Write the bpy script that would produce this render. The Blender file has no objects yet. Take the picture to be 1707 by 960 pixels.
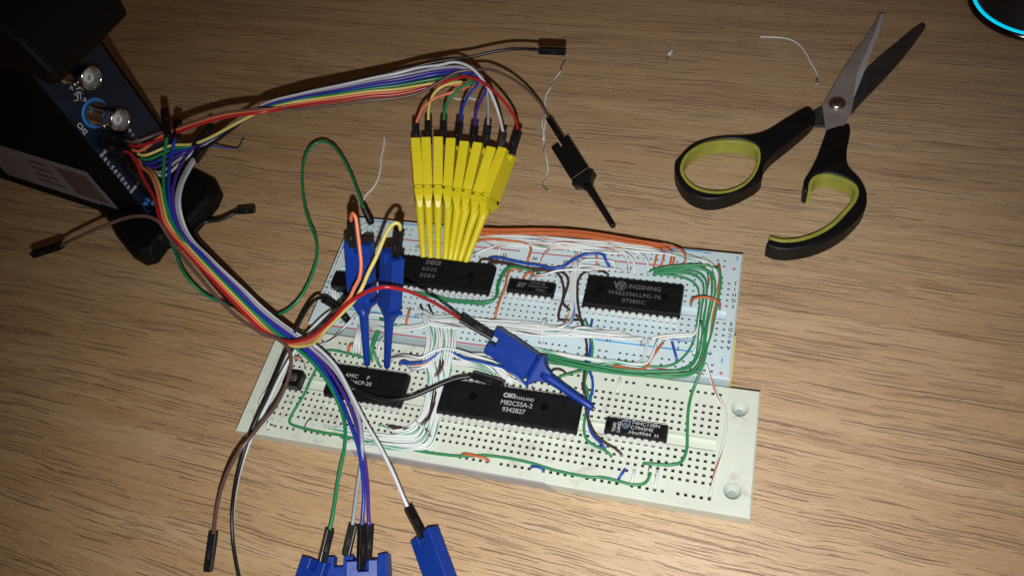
import bpy, bmesh, math, random
from mathutils import Vector, Matrix
random.seed(7)
MM = 0.001
scene = bpy.context.scene
COL = scene.collection

# ------------------------------------------------------------------ camera
CR = ((0.961652, 0.226795, -0.154238), (0.106243, -0.826475, -0.552858), (-0.252859, 0.515271, -0.818876))
CPOS = Vector((-1.938, -133.294, 273.50))
FPX = 1359.118
cam = bpy.data.cameras.new("camera")
cam.sensor_width = 36.0
cam.lens = FPX / 1707.0 * 36.0
cam.clip_start = 0.01
cam.clip_end = 20.0
cam_ob = bpy.data.objects.new("camera", cam)
COL.objects.link(cam_ob)
rx, ry, rz = (Vector(r) for r in CR)
m = Matrix(((rx.x, -ry.x, -rz.x, CPOS.x * MM), (rx.y, -ry.y, -rz.y, CPOS.y * MM), (rx.z, -ry.z, -rz.z, CPOS.z * MM), (0, 0, 0, 1)))
cam_ob.matrix_world = m
scene.camera = cam_ob
def P(px, py, z=0.0):
    "point at height z above the table seen at photo position (px, py)"
    v = rx * ((px - 853.5) / FPX) + ry * ((py - 480) / FPX) + rz
    s = (z - CPOS.z) / v.z
    return CPOS + v * s
# ------------------------------------------------------------------ light: a phone flash just below the lens, dim warm room
world = bpy.data.worlds.new("World")
scene.world = world
world.use_nodes = True
bg = world.node_tree.nodes["Background"]
bg.inputs[0].default_value = (1.0, 0.46, 0.22, 1)
bg.inputs[1].default_value = 0.040
fl = bpy.data.lights.new("flash", 'SPOT')
fl.energy = 4.45
fl.color = (1.0, 0.985, 0.955)
fl.spot_size = math.radians(97)
fl.spot_blend = 1.0
fl.shadow_soft_size = 0.0016
fl_ob = bpy.data.objects.new("flash", fl)
COL.objects.link(fl_ob)
aim = P(930, 680, 0)
fpos = CPOS + ry * 21
d = (aim - fpos).normalized()
fl_ob.rotation_euler = d.to_track_quat('-Z', 'Y').to_euler()
fl_ob.location = fpos * MM
scene.view_settings.view_transform = 'Standard'
scene.view_settings.look = 'None'
scene.view_settings.exposure = 0.0
scene.view_settings.gamma = 1.0
scene.render.engine = 'CYCLES'
scene.cycles.max_bounces = 6

# ------------------------------------------------------------------ geometry helpers (all lengths in millimetres)

CROPS = dict(c1=(380, 540, 4.3636), c2=(520, 340, 6.857), c3=(520, 460, 6.857), c4=(700, 430, 5.335), c5=(1100, 390, 7.3875),
             c6=(1100, 520, 6.857), c7=(1140, 640, 8), c8=(1140, 760, 7.386), d1=(780, 370, 7.1125), d2=(960, 430, 6.859),
             d3=(640, 580, 6), d4=(840, 600, 6), d5=(980, 670, 5.645), d6=(540, 590, 6.857), d7=(540, 700, 6.4),
             d8=(660, 180, 3.692), e1=(0, 0, 2.1333), e2=(380, 40, 3.2), e3=(540, 330, 3.2), e4=(880, 360, 3.2),
             e5=(380, 560, 3.2), e6=(680, 560, 3.2), g1=(980, 600, 3.309), g2=(300, 680, 3.429), g3=(1100, 0, 2.1333),
             g5=(850, 50, 2.743), g6=(0, 200, 3.6923), h1=(700, 740, 5.69), px=(0, 0, 1))
def Q(crop, pts):
    ox, oy, s = CROPS[crop]
    return [(ox + p[0] / s, oy + p[1] / s) + tuple(p[2:]) for p in pts]

MATS = {}
def mat(name, col, rough=0.5, metal=0.0, spec=0.5, sub=0.0, emis=None, es=0.0, var=0.0, vscale=200.0, bump=0.0, bscale=900.0, coat=0.0):
    if name in MATS: return MATS[name]
    m = bpy.data.materials.new(name)
    m.use_nodes = True
    nt = m.node_tree
    b = nt.nodes["Principled BSDF"]
    b.inputs["Base Color"].default_value = (*col, 1)
    b.inputs["Roughness"].default_value = rough
    b.inputs["Metallic"].default_value = metal
    b.inputs["Specular IOR Level"].default_value = spec
    b.inputs["Coat Weight"].default_value = coat
    b.inputs["Coat Roughness"].default_value = 0.15
    if sub:
        b.inputs["Subsurface Weight"].default_value = sub
        b.inputs["Subsurface Radius"].default_value = (0.0012, 0.0012, 0.0012)
        b.inputs["Subsurface Scale"].default_value = 1.0
    if emis:
        b.inputs["Emission Color"].default_value = (*emis, 1)
        b.inputs["Emission Strength"].default_value = es
    tc = nt.nodes.new("ShaderNodeTexCoord")
    if var:
        n = nt.nodes.new("ShaderNodeTexNoise")
        n.inputs["Scale"].default_value = vscale
        n.inputs["Detail"].default_value = 5
        r = nt.nodes.new("ShaderNodeValToRGB")
        r.color_ramp.elements[0].position = 0.3
        r.color_ramp.elements[1].position = 0.7
        r.color_ramp.elements[0].color = (*[c * (1 - var) for c in col], 1)
        r.color_ramp.elements[1].color = (*[min(1, c * (1 + var * 0.5)) for c in col], 1)
        nt.links.new(tc.outputs["Object"], n.inputs["Vector"])
        nt.links.new(n.outputs[0], r.inputs[0])
        nt.links.new(r.outputs[0], b.inputs["Base Color"])
        ma = nt.nodes.new("ShaderNodeMapRange")
        ma.inputs[3].default_value = max(0.02, rough - 0.12)
        ma.inputs[4].default_value = min(1, rough + 0.12)
        nt.links.new(n.outputs[0], ma.inputs[0])
        nt.links.new(ma.outputs[0], b.inputs["Roughness"])
    if bump:
        n2 = nt.nodes.new("ShaderNodeTexNoise")
        n2.inputs["Scale"].default_value = bscale
        n2.inputs["Detail"].default_value = 4
        bu = nt.nodes.new("ShaderNodeBump")
        bu.inputs["Strength"].default_value = bump
        bu.inputs["Distance"].default_value = 0.0002
        nt.links.new(tc.outputs["Object"], n2.inputs["Vector"])
        nt.links.new(n2.outputs[0], bu.inputs["Height"])
        nt.links.new(bu.outputs[0], b.inputs["Normal"])
    MATS[name] = m
    return m

def tag(o, label=None, cat=None, group=None, kind=None):
    if label: o["label"] = label
    if cat: o["category"] = cat
    if group: o["group"] = group
    if kind: o["kind"] = kind
    return o

class MB:
    "mesh builder"
    def __init__(s): s.v = []; s.f = []; s.mi = []; s.sm = []
    def face(s, pts, mi=0, sm=False):
        i = len(s.v); s.v += [tuple(p) for p in pts]; s.f.append(tuple(range(i, i + len(pts)))); s.mi.append(mi); s.sm.append(sm)
    def add(s, verts, faces, mi=0, sm=False):
        i = len(s.v); s.v += [tuple(p) for p in verts]
        for k, f in enumerate(faces):
            s.f.append(tuple(i + j for j in f)); s.mi.append(mi[k] if isinstance(mi, list) else mi); s.sm.append(sm)
    def box(s, c, d, fr=None, mi=0, bev=0.0):
        "box centred at c with full dims d, in frame fr (x,y,z axes); chamfered edges when bev"
        X, Y, Z = fr or (Vector((1, 0, 0)), Vector((0, 1, 0)), Vector((0, 0, 1)))
        c = Vector(c); hx, hy, hz = d[0] / 2, d[1] / 2, d[2] / 2
        bm = bmesh.new()
        bmesh.ops.create_cube(bm, size=1)
        for v in bm.verts: v.co = Vector((v.co.x * 2 * hx, v.co.y * 2 * hy, v.co.z * 2 * hz))
        if bev: bmesh.ops.bevel(bm, geom=list(bm.edges), offset=bev, segments=2, affect='EDGES', profile=0.6)
        bm.verts.index_update()
        s.add([c + X * v.co.x + Y * v.co.y + Z * v.co.z for v in bm.verts], [[v.index for v in f.verts] for f in bm.faces], mi)
        bm.free()
    def tube(s, pts, r, sides=8, mi=0, caps=True, stripe=None, twist=0.0, tip=None, tipmi=None, ph=0.0):
        "r: number or list of radii. stripe: material index of two of the sides"
        pts = [Vector(p) for p in pts]
        n = len(pts)
        rs = r if isinstance(r, (list, tuple)) else [r] * n
        t = [(pts[min(i + 1, n - 1)] - pts[max(i - 1, 0)]).normalized() for i in range(n)]
        up = Vector((0, 0, 1)) if abs(t[0].z) < 0.95 else Vector((1, 0, 0))
        nrm = (up - t[0] * up.dot(t[0])).normalized()
        base = len(s.v)
        ln = 0; L = [0]
        for i in range(1, n): ln += (pts[i] - pts[i - 1]).length; L.append(ln)
        for i in range(n):
            nrm = (nrm - t[i] * nrm.dot(t[i]))
            nrm = nrm.normalized() if nrm.length > 1e-6 else t[i].orthogonal().normalized()
            b = t[i].cross(nrm)
            a0 = twist * L[i] + ph
            for k in range(sides):
                a = 2 * math.pi * k / sides + a0
                s.v.append(tuple(pts[i] + (nrm * math.cos(a) + b * math.sin(a)) * rs[i]))
        for i in range(n - 1):
            mid = (L[i] + L[i + 1]) / 2
            for k in range(sides):
                k2 = (k + 1) % sides
                s.f.append((base + i * sides + k, base + i * sides + k2, base + (i + 1) * sides + k2, base + (i + 1) * sides + k))
                q = mi
                if stripe is not None and k in (0, 1): q = stripe
                if tip and (mid < tip[0] or mid > ln - tip[1]): q = tipmi
                s.mi.append(q); s.sm.append(True)
        if caps:
            s.f.append(tuple(base + k for k in reversed(range(sides)))); s.mi.append(mi); s.sm.append(False)
            s.f.append(tuple(base + (n - 1) * sides + k for k in range(sides))); s.mi.append(mi); s.sm.append(False)
    def lathe(s, prof, o, fr=None, seg=32, mi=0, sm=True):
        X, Y, Z = fr or (Vector((1, 0, 0)), Vector((0, 1, 0)), Vector((0, 0, 1)))
        o = Vector(o); base = len(s.v)
        for (r, z) in prof:
            for k in range(seg):
                a = 2 * math.pi * k / seg
                s.v.append(tuple(o + X * (r * math.cos(a)) + Y * (r * math.sin(a)) + Z * z))
        for i in range(len(prof) - 1):
            for k in range(seg):
                k2 = (k + 1) % seg
                s.f.append((base + i * seg + k, base + i * seg + k2, base + (i + 1) * seg + k2, base + (i + 1) * seg + k)); s.mi.append(mi); s.sm.append(sm)
    def build(s, name, mats, parent=None, bevel=0.0):
        me = bpy.data.meshes.new(name)
        org = Vector((0, 0, 0))
        if parent is None and s.v:
            xs = [v[0] for v in s.v]; ys = [v[1] for v in s.v]; zs = [v[2] for v in s.v]
            org = Vector(((min(xs) + max(xs)) / 2, (min(ys) + max(ys)) / 2, min(zs)))
        elif parent is not None:
            org = Vector(parent.get("_o", (0, 0, 0)))
        me.from_pydata([tuple((Vector(v) - org) * MM) for v in s.v], [], s.f)
        for m_ in (mats if isinstance(mats, list) else [mats]): me.materials.append(m_)
        for p, q, sm in zip(me.polygons, s.mi, s.sm):
            p.material_index = q; p.use_smooth = sm
        me.update()
        o = bpy.data.objects.new(name, me); COL.objects.link(o)
        if parent is None:
            o.location = org * MM
            o["_o"] = tuple(org)
        else:
            o.parent = parent
            o["_o"] = tuple(org)
        if bevel:
            md = o.modifiers.new("bevel", 'BEVEL'); md.width = bevel * MM; md.segments = 2; md.limit_method = 'ANGLE'; md.angle_limit = math.radians(35)
        return o

def empty(name, at):
    o = bpy.data.objects.new(name, None); COL.objects.link(o)
    o.empty_display_size = 0.004
    at = Vector(at); o.location = at * MM; o["_o"] = tuple(at)
    return o

def spline(pts, step=1.2):
    "Catmull-Rom (centripetal-like) through points"
    pts = [Vector(p) for p in pts]
    if len(pts) < 3:
        n = max(2, int((pts[1] - pts[0]).length / step))
        return [pts[0].lerp(pts[1], i / n) for i in range(n + 1)]
    ext = [pts[0] * 2 - pts[1]] + pts + [pts[-1] * 2 - pts[-2]]
    out = []
    for i in range(1, len(ext) - 2):
        p0, p1, p2, p3 = ext[i - 1], ext[i], ext[i + 1], ext[i + 2]
        t0 = 0; t1 = t0 + max(1e-3, (p1 - p0).length) ** 0.5; t2 = t1 + max(1e-3, (p2 - p1).length) ** 0.5; t3 = t2 + max(1e-3, (p3 - p2).length) ** 0.5
        n = max(2, int((p2 - p1).length / step))
        for k in range(n):
            t = t1 + (t2 - t1) * k / n
            A1 = p0 * ((t1 - t) / (t1 - t0)) + p1 * ((t - t0) / (t1 - t0))
            A2 = p1 * ((t2 - t) / (t2 - t1)) + p2 * ((t - t1) / (t2 - t1))
            A3 = p2 * ((t3 - t) / (t3 - t2)) + p3 * ((t - t2) / (t3 - t2))
            B1 = A1 * ((t2 - t) / (t2 - t0)) + A2 * ((t - t0) / (t2 - t0))
            B2 = A2 * ((t3 - t) / (t3 - t1)) + A3 * ((t - t1) / (t3 - t1))
            out.append(B1 * ((t2 - t) / (t2 - t1)) + B2 * ((t - t1) / (t2 - t1)))
    out.append(pts[-1])
    return out

def flat_shape(polys, thick, bev=0.0, res=2):
    "filled 2D polygons (first outer, others holes) extruded to thickness: verts, faces with z from 0 to thick"
    cu = bpy.data.curves.new("tmp", 'CURVE'); cu.dimensions = '2D'; cu.fill_mode = 'BOTH'
    cu.extrude = max(0.0001, thick / 2 - bev); cu.bevel_depth = bev; cu.bevel_resolution = res; cu.offset = -bev
    for pl in polys:
        sp = cu.splines.new('POLY'); sp.points.add(len(pl) - 1)
        for q, (x, y) in zip(sp.points, pl): q.co = (x, y, 0, 1)
        sp.use_cyclic_u = True
    o = bpy.data.objects.new("tmp", cu)
    me = bpy.data.meshes.new_from_object(o)
    vs = [Vector((v.co.x, v.co.y, v.co.z + thick / 2)) for v in me.vertices]
    fs = [list(p.vertices) for p in me.polygons]
    bpy.data.meshes.remove(me); bpy.data.objects.remove(o); bpy.data.curves.remove(cu)
    return vs, fs

def text_shape(txt, size, bold=0.0, align='LEFT', spacing=1.0, extr=0.02):
    cu = bpy.data.curves.new("tmp", 'FONT'); cu.body = txt; cu.size = size; cu.align_x = align; cu.extrude = extr; cu.offset = bold; cu.space_character = spacing
    o = bpy.data.objects.new("tmp", cu)
    me = bpy.data.meshes.new_from_object(o)
    vs = [v.co.copy() for v in me.vertices]; fs = [list(p.vertices) for p in me.polygons]
    bpy.data.meshes.remove(me); bpy.data.objects.remove(o); bpy.data.curves.remove(cu)
    return vs, fs

def put(mb, shape, o, X, Y, Z=None, mi=0, sx=1.0):
    vs, fs = shape; o = Vector(o); X = Vector(X).normalized(); Y = Vector(Y).normalized(); Z = Z or X.cross(Y)
    mb.add([o + X * v.x * sx + Y * v.y + Z * v.z for v in vs], fs, mi)

def rrect(x0, y0, x1, y1, r, n=5):
    out = []
    for cx, cy, a0 in ((x1 - r, y1 - r, 0), (x0 + r, y1 - r, 90), (x0 + r, y0 + r, 180), (x1 - r, y0 + r, 270)):
        for k in range(n + 1):
            a = math.radians(a0 + 90 * k / n); out.append((cx + r * math.cos(a), cy + r * math.sin(a)))
    return out
def circ(cx, cy, r, n=32): return [(cx + r * math.cos(2 * math.pi * k / n), cy + r * math.sin(2 * math.pi * k / n)) for k in range(n)]

# ------------------------------------------------------------------ materials
def wood_mat():
    m = bpy.data.materials.new("oak_laminate"); m.use_nodes = True
    nt = m.node_tree; N = nt.nodes; Lk = nt.links
    b = N["Principled BSDF"]
    tc = N.new("ShaderNodeTexCoord")
    mp = N.new("ShaderNodeMapping"); mp.inputs["Scale"].default_value = (1000, 1000, 1000)   # object space -> mm
    mp.inputs["Rotation"].default_value = (0, 0, math.radians(3.2))
    Lk.new(tc.outputs["Object"], mp.inputs[0])
    sep = N.new("ShaderNodeSeparateXYZ"); Lk.new(mp.outputs[0], sep.inputs[0])
    def math_(op, a, b_=None, c=None):
        n = N.new("ShaderNodeMath"); n.operation = op
        for i, q in enumerate((a, b_, c)):
            if q is None: continue
            if isinstance(q, (int, float)): n.inputs[i].default_value = q
            else: Lk.new(q, n.inputs[i])
        return n.outputs[0]
    def comb(x, y, z=0.0):
        n = N.new("ShaderNodeCombineXYZ")
        for i, q in enumerate((x, y, z)):
            if isinstance(q, (int, float)): n.inputs[i].default_value = q
            else: Lk.new(q, n.inputs[i])
        return n.outputs[0]
    def noise(vec, scale, detail=3, rough=0.5):
        n = N.new("ShaderNodeTexNoise"); n.inputs["Scale"].default_value = scale; n.inputs["Detail"].default_value = detail; n.inputs["Roughness"].default_value = rough
        Lk.new(vec, n.inputs["Vector"]); return n.outputs[0]
    def ramp(v, stops):
        r = N.new("ShaderNodeValToRGB"); r.color_ramp.elements[0].position = stops[0][0]; r.color_ramp.elements[0].color = stops[0][1]
        r.color_ramp.elements[1].position = stops[-1][0]; r.color_ramp.elements[1].color = stops[-1][1]
        for p, c in stops[1:-1]:
            e = r.color_ramp.elements.new(p); e.color = c
        Lk.new(v, r.inputs[0]); return r.outputs[0]
    x, y = sep.outputs[0], sep.outputs[1]
    # wandering of the grain, much stronger towards the far side of the table (cathedral figure)
    far = N.new("ShaderNodeMapRange"); far.inputs[1].default_value = 60; far.inputs[2].default_value = 200; far.inputs[3].default_value = 5.0; far.inputs[4].default_value = 62
    far.interpolation_type = 'SMOOTHSTEP'
    Lk.new(y, far.inputs[0])
    w1 = noise(comb(math_('MULTIPLY', x, 0.011), math_('MULTIPLY', y, 0.016)), 1.0, 2)
    w2 = noise(comb(math_('MULTIPLY', x, 0.035), math_('MULTIPLY', y, 0.05), 3.3), 1.0, 2)
    yy = math_('ADD', y, math_('MULTIPLY', math_('SUBTRACT', w1, 0.5), far.outputs[0]))
    yy = math_('ADD', yy, math_('MULTIPLY', math_('SUBTRACT', w2, 0.5), 2.6))
    # wide soft bands
    band = noise(comb(math_('MULTIPLY', x, 0.004), math_('MULTIPLY', yy, 0.13)), 1.0, 3)
    fine = noise(comb(math_('MULTIPLY', x, 0.02), math_('MULTIPLY', yy, 0.75), 7.0), 1.0, 4, 0.6)
    # pores: short thin dark dashes clustered in early-wood bands
    def white(vec, ch=0):
        n = N.new("ShaderNodeTexWhiteNoise"); n.noise_dimensions = '2D'; Lk.new(vec, n.inputs["Vector"])
        sc_ = N.new("ShaderNodeSeparateColor"); Lk.new(n.outputs["Color"], sc_.inputs[0]); return n.outputs["Value"], sc_.outputs[0], sc_.outputs[1], sc_.outputs[2]
    clus = noise(comb(math_('MULTIPLY', x, 0.014), math_('MULTIPLY', yy, 0.085), 21.0), 1.0, 3, 0.6)
    wob = noise(comb(math_('MULTIPLY', x, 0.25), math_('MULTIPLY', yy, 0.5), 51.0), 1.0, 3, 0.6)
    def dashes(pitch, length, thick, dmin, dmax, seed):
        v = math_('ADD', math_('DIVIDE', math_('ADD', yy, seed), pitch), math_('MULTIPLY', math_('SUBTRACT', wob, 0.5), 0.5 / pitch))
        row = math_('FLOOR', v); fy = math_('SUBTRACT', math_('FRACT', v), 0.5)
        rv, r0, r1, r2 = white(comb(row, seed))
        u = math_('ADD', math_('DIVIDE', x, length), math_('MULTIPLY', rv, 37.0))
        cell = math_('FLOOR', u); fx = math_('FRACT', u)
        cv, c0, c1, c2 = white(comb(cell, math_('ADD', row, seed * 1.37)))
        dens = N.new("ShaderNodeMapRange"); dens.inputs[1].default_value = 0.40; dens.inputs[2].default_value = 0.62; dens.inputs[3].default_value = dmin; dens.inputs[4].default_value = dmax
        Lk.new(clus, dens.inputs[0])
        on = math_('LESS_THAN', cv, dens.outputs[0])
        fxx = math_('MULTIPLY', fx, math_('ADD', 1.0, math_('MULTIPLY', c0, 0.9)))       # shorter dashes by random
        t = math_('MAXIMUM', 0.0, math_('SINE', math_('MULTIPLY', math_('MINIMUM', fxx, 1.0), math.pi)))
        t = math_('POWER', t, 0.6)
        h = math_('MULTIPLY', math_('MULTIPLY', t, math_('ADD', 0.35, c1)), thick / pitch)
        jit = math_('MULTIPLY', math_('SUBTRACT', c2, 0.5), 0.6)
        slope = math_('MULTIPLY', math_('SUBTRACT', fx, 0.5), 0.10)
        dd = math_('ABSOLUTE', math_('ADD', math_('SUBTRACT', fy, jit), slope))
        m_ = N.new("ShaderNodeMapRange"); m_.interpolation_type = 'SMOOTHSTEP'
        Lk.new(math_('SUBTRACT', h, dd), m_.inputs[0]); m_.inputs[1].default_value = -0.05 / pitch; m_.inputs[2].default_value = 0.07 / pitch; m_.inputs[3].default_value = 0; m_.inputs[4].default_value = 1
        tt = math_('MINIMUM', 1.0, math_('MULTIPLY', t, 3.0))
        return math_('MULTIPLY', math_('MULTIPLY', m_.outputs[0], on), tt)
    d1 = dashes(1.15, 27.0, 0.150, 0.05, 0.85, 3.1)
    d2 = dashes(2.1, 50.0, 0.23, 0.03, 0.75, 17.7)
    d3 = dashes(0.8, 9.0, 0.10, 0.25, 0.55, 41.3)
    dash = math_('MINIMUM', 1.0, math_('ADD', math_('ADD', d1, d2), math_('MULTIPLY', d3, 0.55)))
    mott = noise(comb(math_('MULTIPLY', x, 0.35), math_('MULTIPLY', yy, 1.1), 31.0), 1.0, 3, 0.6)
    basec = ramp(math_('ADD', math_('ADD', math_('MULTIPLY', band, 0.50), math_('MULTIPLY', fine, 0.32)), math_('MULTIPLY', mott, 0.18)),
                 [(0.36, (0.410, 0.245, 0.118, 1)), (0.49, (0.505, 0.325, 0.160, 1)), (0.62, (0.560, 0.390, 0.215, 1))])
    farc = N.new("ShaderNodeMapRange"); farc.inputs[1].default_value = 60; farc.inputs[2].default_value = 150; farc.inputs[3].default_value = 0.78; farc.inputs[4].default_value = 0.52
    Lk.new(y, farc.inputs[0])
    mix = N.new("ShaderNodeMix"); mix.data_type = 'RGBA'
    Lk.new(math_('MULTIPLY', dash, farc.outputs[0]), mix.inputs[0]); Lk.new(basec, mix.inputs[6]); mix.inputs[7].default_value = (0.165, 0.075, 0.045, 1)
    # broad early-wood streaks of the cathedral figure
    fm = N.new("ShaderNodeMapRange"); fm.inputs[1].default_value = 60; fm.inputs[2].default_value = 170; fm.inputs[3].default_value = 0.16; fm.inputs[4].default_value = 0.72
    Lk.new(y, fm.inputs[0])
    ew = noise(comb(math_('MULTIPLY', x, 0.018), math_('MULTIPLY', yy, 0.42), 41.0), 1.0, 3, 0.65)
    ewr = ramp(ew, [(0.47, (0, 0, 0, 1)), (0.60, (1, 1, 1, 1))])
    mix2 = N.new("ShaderNodeMix"); mix2.data_type = 'RGBA'
    Lk.new(math_('MULTIPLY', ewr, fm.outputs[0]), mix2.inputs[0]); Lk.new(mix.outputs[2], mix2.inputs[6]); mix2.inputs[7].default_value = (0.270, 0.150, 0.085, 1)
    Lk.new(mix2.outputs[2], b.inputs["Base Color"])
    b.inputs["Roughness"].default_value = 0.40
    b.inputs["Anisotropic"].default_value = 0.70          # brushed sheen of the embossed grain: spreads across the grooves
    Lk.new(comb(0.0, 1.0, 0.0), b.inputs["Tangent"])
    b.inputs["Specular IOR Level"].default_value = 1.0
    # embossed grooves running with the grain + pebbled lacquer
    sp = noise(comb(math_('MULTIPLY', x, 1.1), math_('MULTIPLY', yy, 3.0), 5.0), 1.0, 3, 0.7)
    hgt = math_('ADD', math_('MULTIPLY', dash, -0.8), math_('MULTIPLY', sp, 0.55))
    bu = N.new("ShaderNodeBump"); bu.inputs["Strength"].default_value = 1.0; bu.inputs["Distance"].default_value = 0.00022
    Lk.new(hgt, bu.inputs["Height"]); Lk.new(bu.outputs[0], b.inputs["Normal"])
    # hard clear lacquer following the pebbled emboss: glints near the mirror direction only
    g1 = noise(comb(math_('MULTIPLY', x, 0.55), math_('MULTIPLY', yy, 1.5), 61.0), 1.0, 3, 0.75)
    bu2 = N.new("ShaderNodeBump"); bu2.inputs["Strength"].default_value = 1.0; bu2.inputs["Distance"].default_value = 0.00085
    Lk.new(g1, bu2.inputs["Height"]); Lk.new(bu2.outputs[0], b.inputs["Coat Normal"])
    b.inputs["Coat Weight"].default_value = 1.0; b.inputs["Coat Roughness"].default_value = 0.22; b.inputs["Coat IOR"].default_value = 1.7
    return m

M_A = mat("white_abs", (0.54, 0.655, 0.70), 0.28, var=0.04, vscale=60, sub=0.0)
M_B = mat("cream_abs", (0.61, 0.665, 0.585), 0.36, var=0.05, vscale=45, bump=0.15, bscale=1500)
def grime(m, scale, col, amount):
    nt = m.node_tree; b = nt.nodes["Principled BSDF"]; src = b.inputs["Base Color"].links[0].from_socket
    tc = nt.nodes.new("ShaderNodeTexCoord"); n = nt.nodes.new("ShaderNodeTexNoise"); n.inputs["Scale"].default_value = scale; n.inputs["Detail"].default_value = 9; n.inputs["Roughness"].default_value = 0.68
    r = nt.nodes.new("ShaderNodeMapRange"); r.inputs[1].default_value = 0.56; r.inputs[2].default_value = 0.74; r.inputs[3].default_value = 0; r.inputs[4].default_value = amount
    mx = nt.nodes.new("ShaderNodeMix"); mx.data_type = 'RGBA'; mx.inputs[7].default_value = (*col, 1)
    nt.links.new(tc.outputs["Object"], n.inputs["Vector"]); nt.links.new(n.outputs[0], r.inputs[0]); nt.links.new(r.outputs[0], mx.inputs[0])
    nt.links.new(src, mx.inputs[6]); nt.links.new(mx.outputs[2], b.inputs["Base Color"])
grime(M_B, 75, (0.27, 0.25, 0.19), 0.75)
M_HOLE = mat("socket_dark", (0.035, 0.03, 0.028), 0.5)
M_HOLEM = mat("socket_contact", (0.25, 0.25, 0.24), 0.35, metal=0.8)
M_CHIP = mat("chip_epoxy", (0.0035, 0.0042, 0.0055), 0.5, spec=0.3, var=0.3, vscale=300, bump=0.25, bscale=2500)
M_PIN = mat("tinned_pin", (0.80, 0.82, 0.80), 0.34, metal=0.25, var=0.15, vscale=900)
M_MARK = mat("chip_print_white", (0.36, 0.38, 0.39), 0.6)
M_MARKD = mat("chip_print_grey", (0.095, 0.095, 0.10), 0.6)
M_MARKDD = mat("chip_print_faint", (0.075, 0.075, 0.08), 0.6)
M_BLK = mat("black_plastic", (0.004, 0.004, 0.005), 0.36, spec=0.4, var=0.3, vscale=500, bump=0.1)
M_BLKM = mat("black_rubber", (0.0035, 0.0037, 0.0045), 0.5, spec=0.35, var=0.3, vscale=150, bump=0.2, bscale=1800)
M_MET = mat("steel", (0.55, 0.54, 0.53), 0.24, metal=1.0, var=0.12, vscale=400)
M_COP = mat("bare_tip", (0.33, 0.29, 0.25), 0.35, metal=0.7)
M_ORA = mat("orange_insulation", (0.50, 0.125, 0.035), 0.38)
M_GRN = mat("green_insulation", (0.032, 0.235, 0.095), 0.38)
M_WHT = mat("white_insulation", (0.66, 0.71, 0.71), 0.38)
M_BLU = mat("blue_insulation", (0.012, 0.065, 0.38), 0.38)
M_BRN = mat("brown_insulation", (0.050, 0.025, 0.020), 0.4)
M_SR = mat("stripe_red", (0.42, 0.12, 0.09), 0.4)
M_SG = mat("stripe_green", (0.06, 0.33, 0.20), 0.4)
M_SO = mat("stripe_orange", (0.60, 0.26, 0.12), 0.4)
M_SB_ = mat("stripe_blue", (0.04, 0.14, 0.45), 0.4)
M_SN = mat("stripe_brown", (0.12, 0.07, 0.06), 0.4)
J = dict(
    white=mat("lead_white", (0.56, 0.60, 0.64), 0.32), grey=mat("lead_grey", (0.30, 0.32, 0.38), 0.32),
    purple=mat("lead_purple", (0.055, 0.022, 0.24), 0.32), blue=mat("lead_blue", (0.010, 0.035, 0.32), 0.32),
    green=mat("lead_green", (0.006, 0.19, 0.075), 0.32), yellow=mat("lead_yellow", (0.60, 0.50, 0.14), 0.40),
    orange=mat("lead_orange", (0.62, 0.17, 0.075), 0.40), red=mat("lead_red", (0.36, 0.012, 0.018), 0.3),
    brown=mat("lead_brown", (0.105, 0.058, 0.052), 0.34), black=mat("lead_black", (0.005, 0.005, 0.006), 0.38))
M_YCL = mat("yellow_clip_plastic", (0.64, 0.54, 0.014), 0.38, sub=0.0, var=0.05, vscale=250)
M_BCL = mat("blue_clip_plastic", (0.005, 0.036, 0.27), 0.42, spec=0.4, var=0.08, vscale=250)
M_KCL = mat("black_clip_plastic", (0.005, 0.005, 0.006), 0.3)

# ------------------------------------------------------------------ the table
mb = MB()
mb.face([(-1500, -700, 0), (1300, -700, 0), (1300, 1200, 0), (-1500, 1200, 0)])
tab = mb.build("table_top", wood_mat())
tag(tab, kind="structure")
mb = MB()
mb.box((-100, 250, -14.1), (2800, 1900, 28))
o = mb.build("table_core", mat("chipboard", (0.3, 0.22, 0.15), 0.8)); tag(o, kind="structure")

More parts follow.
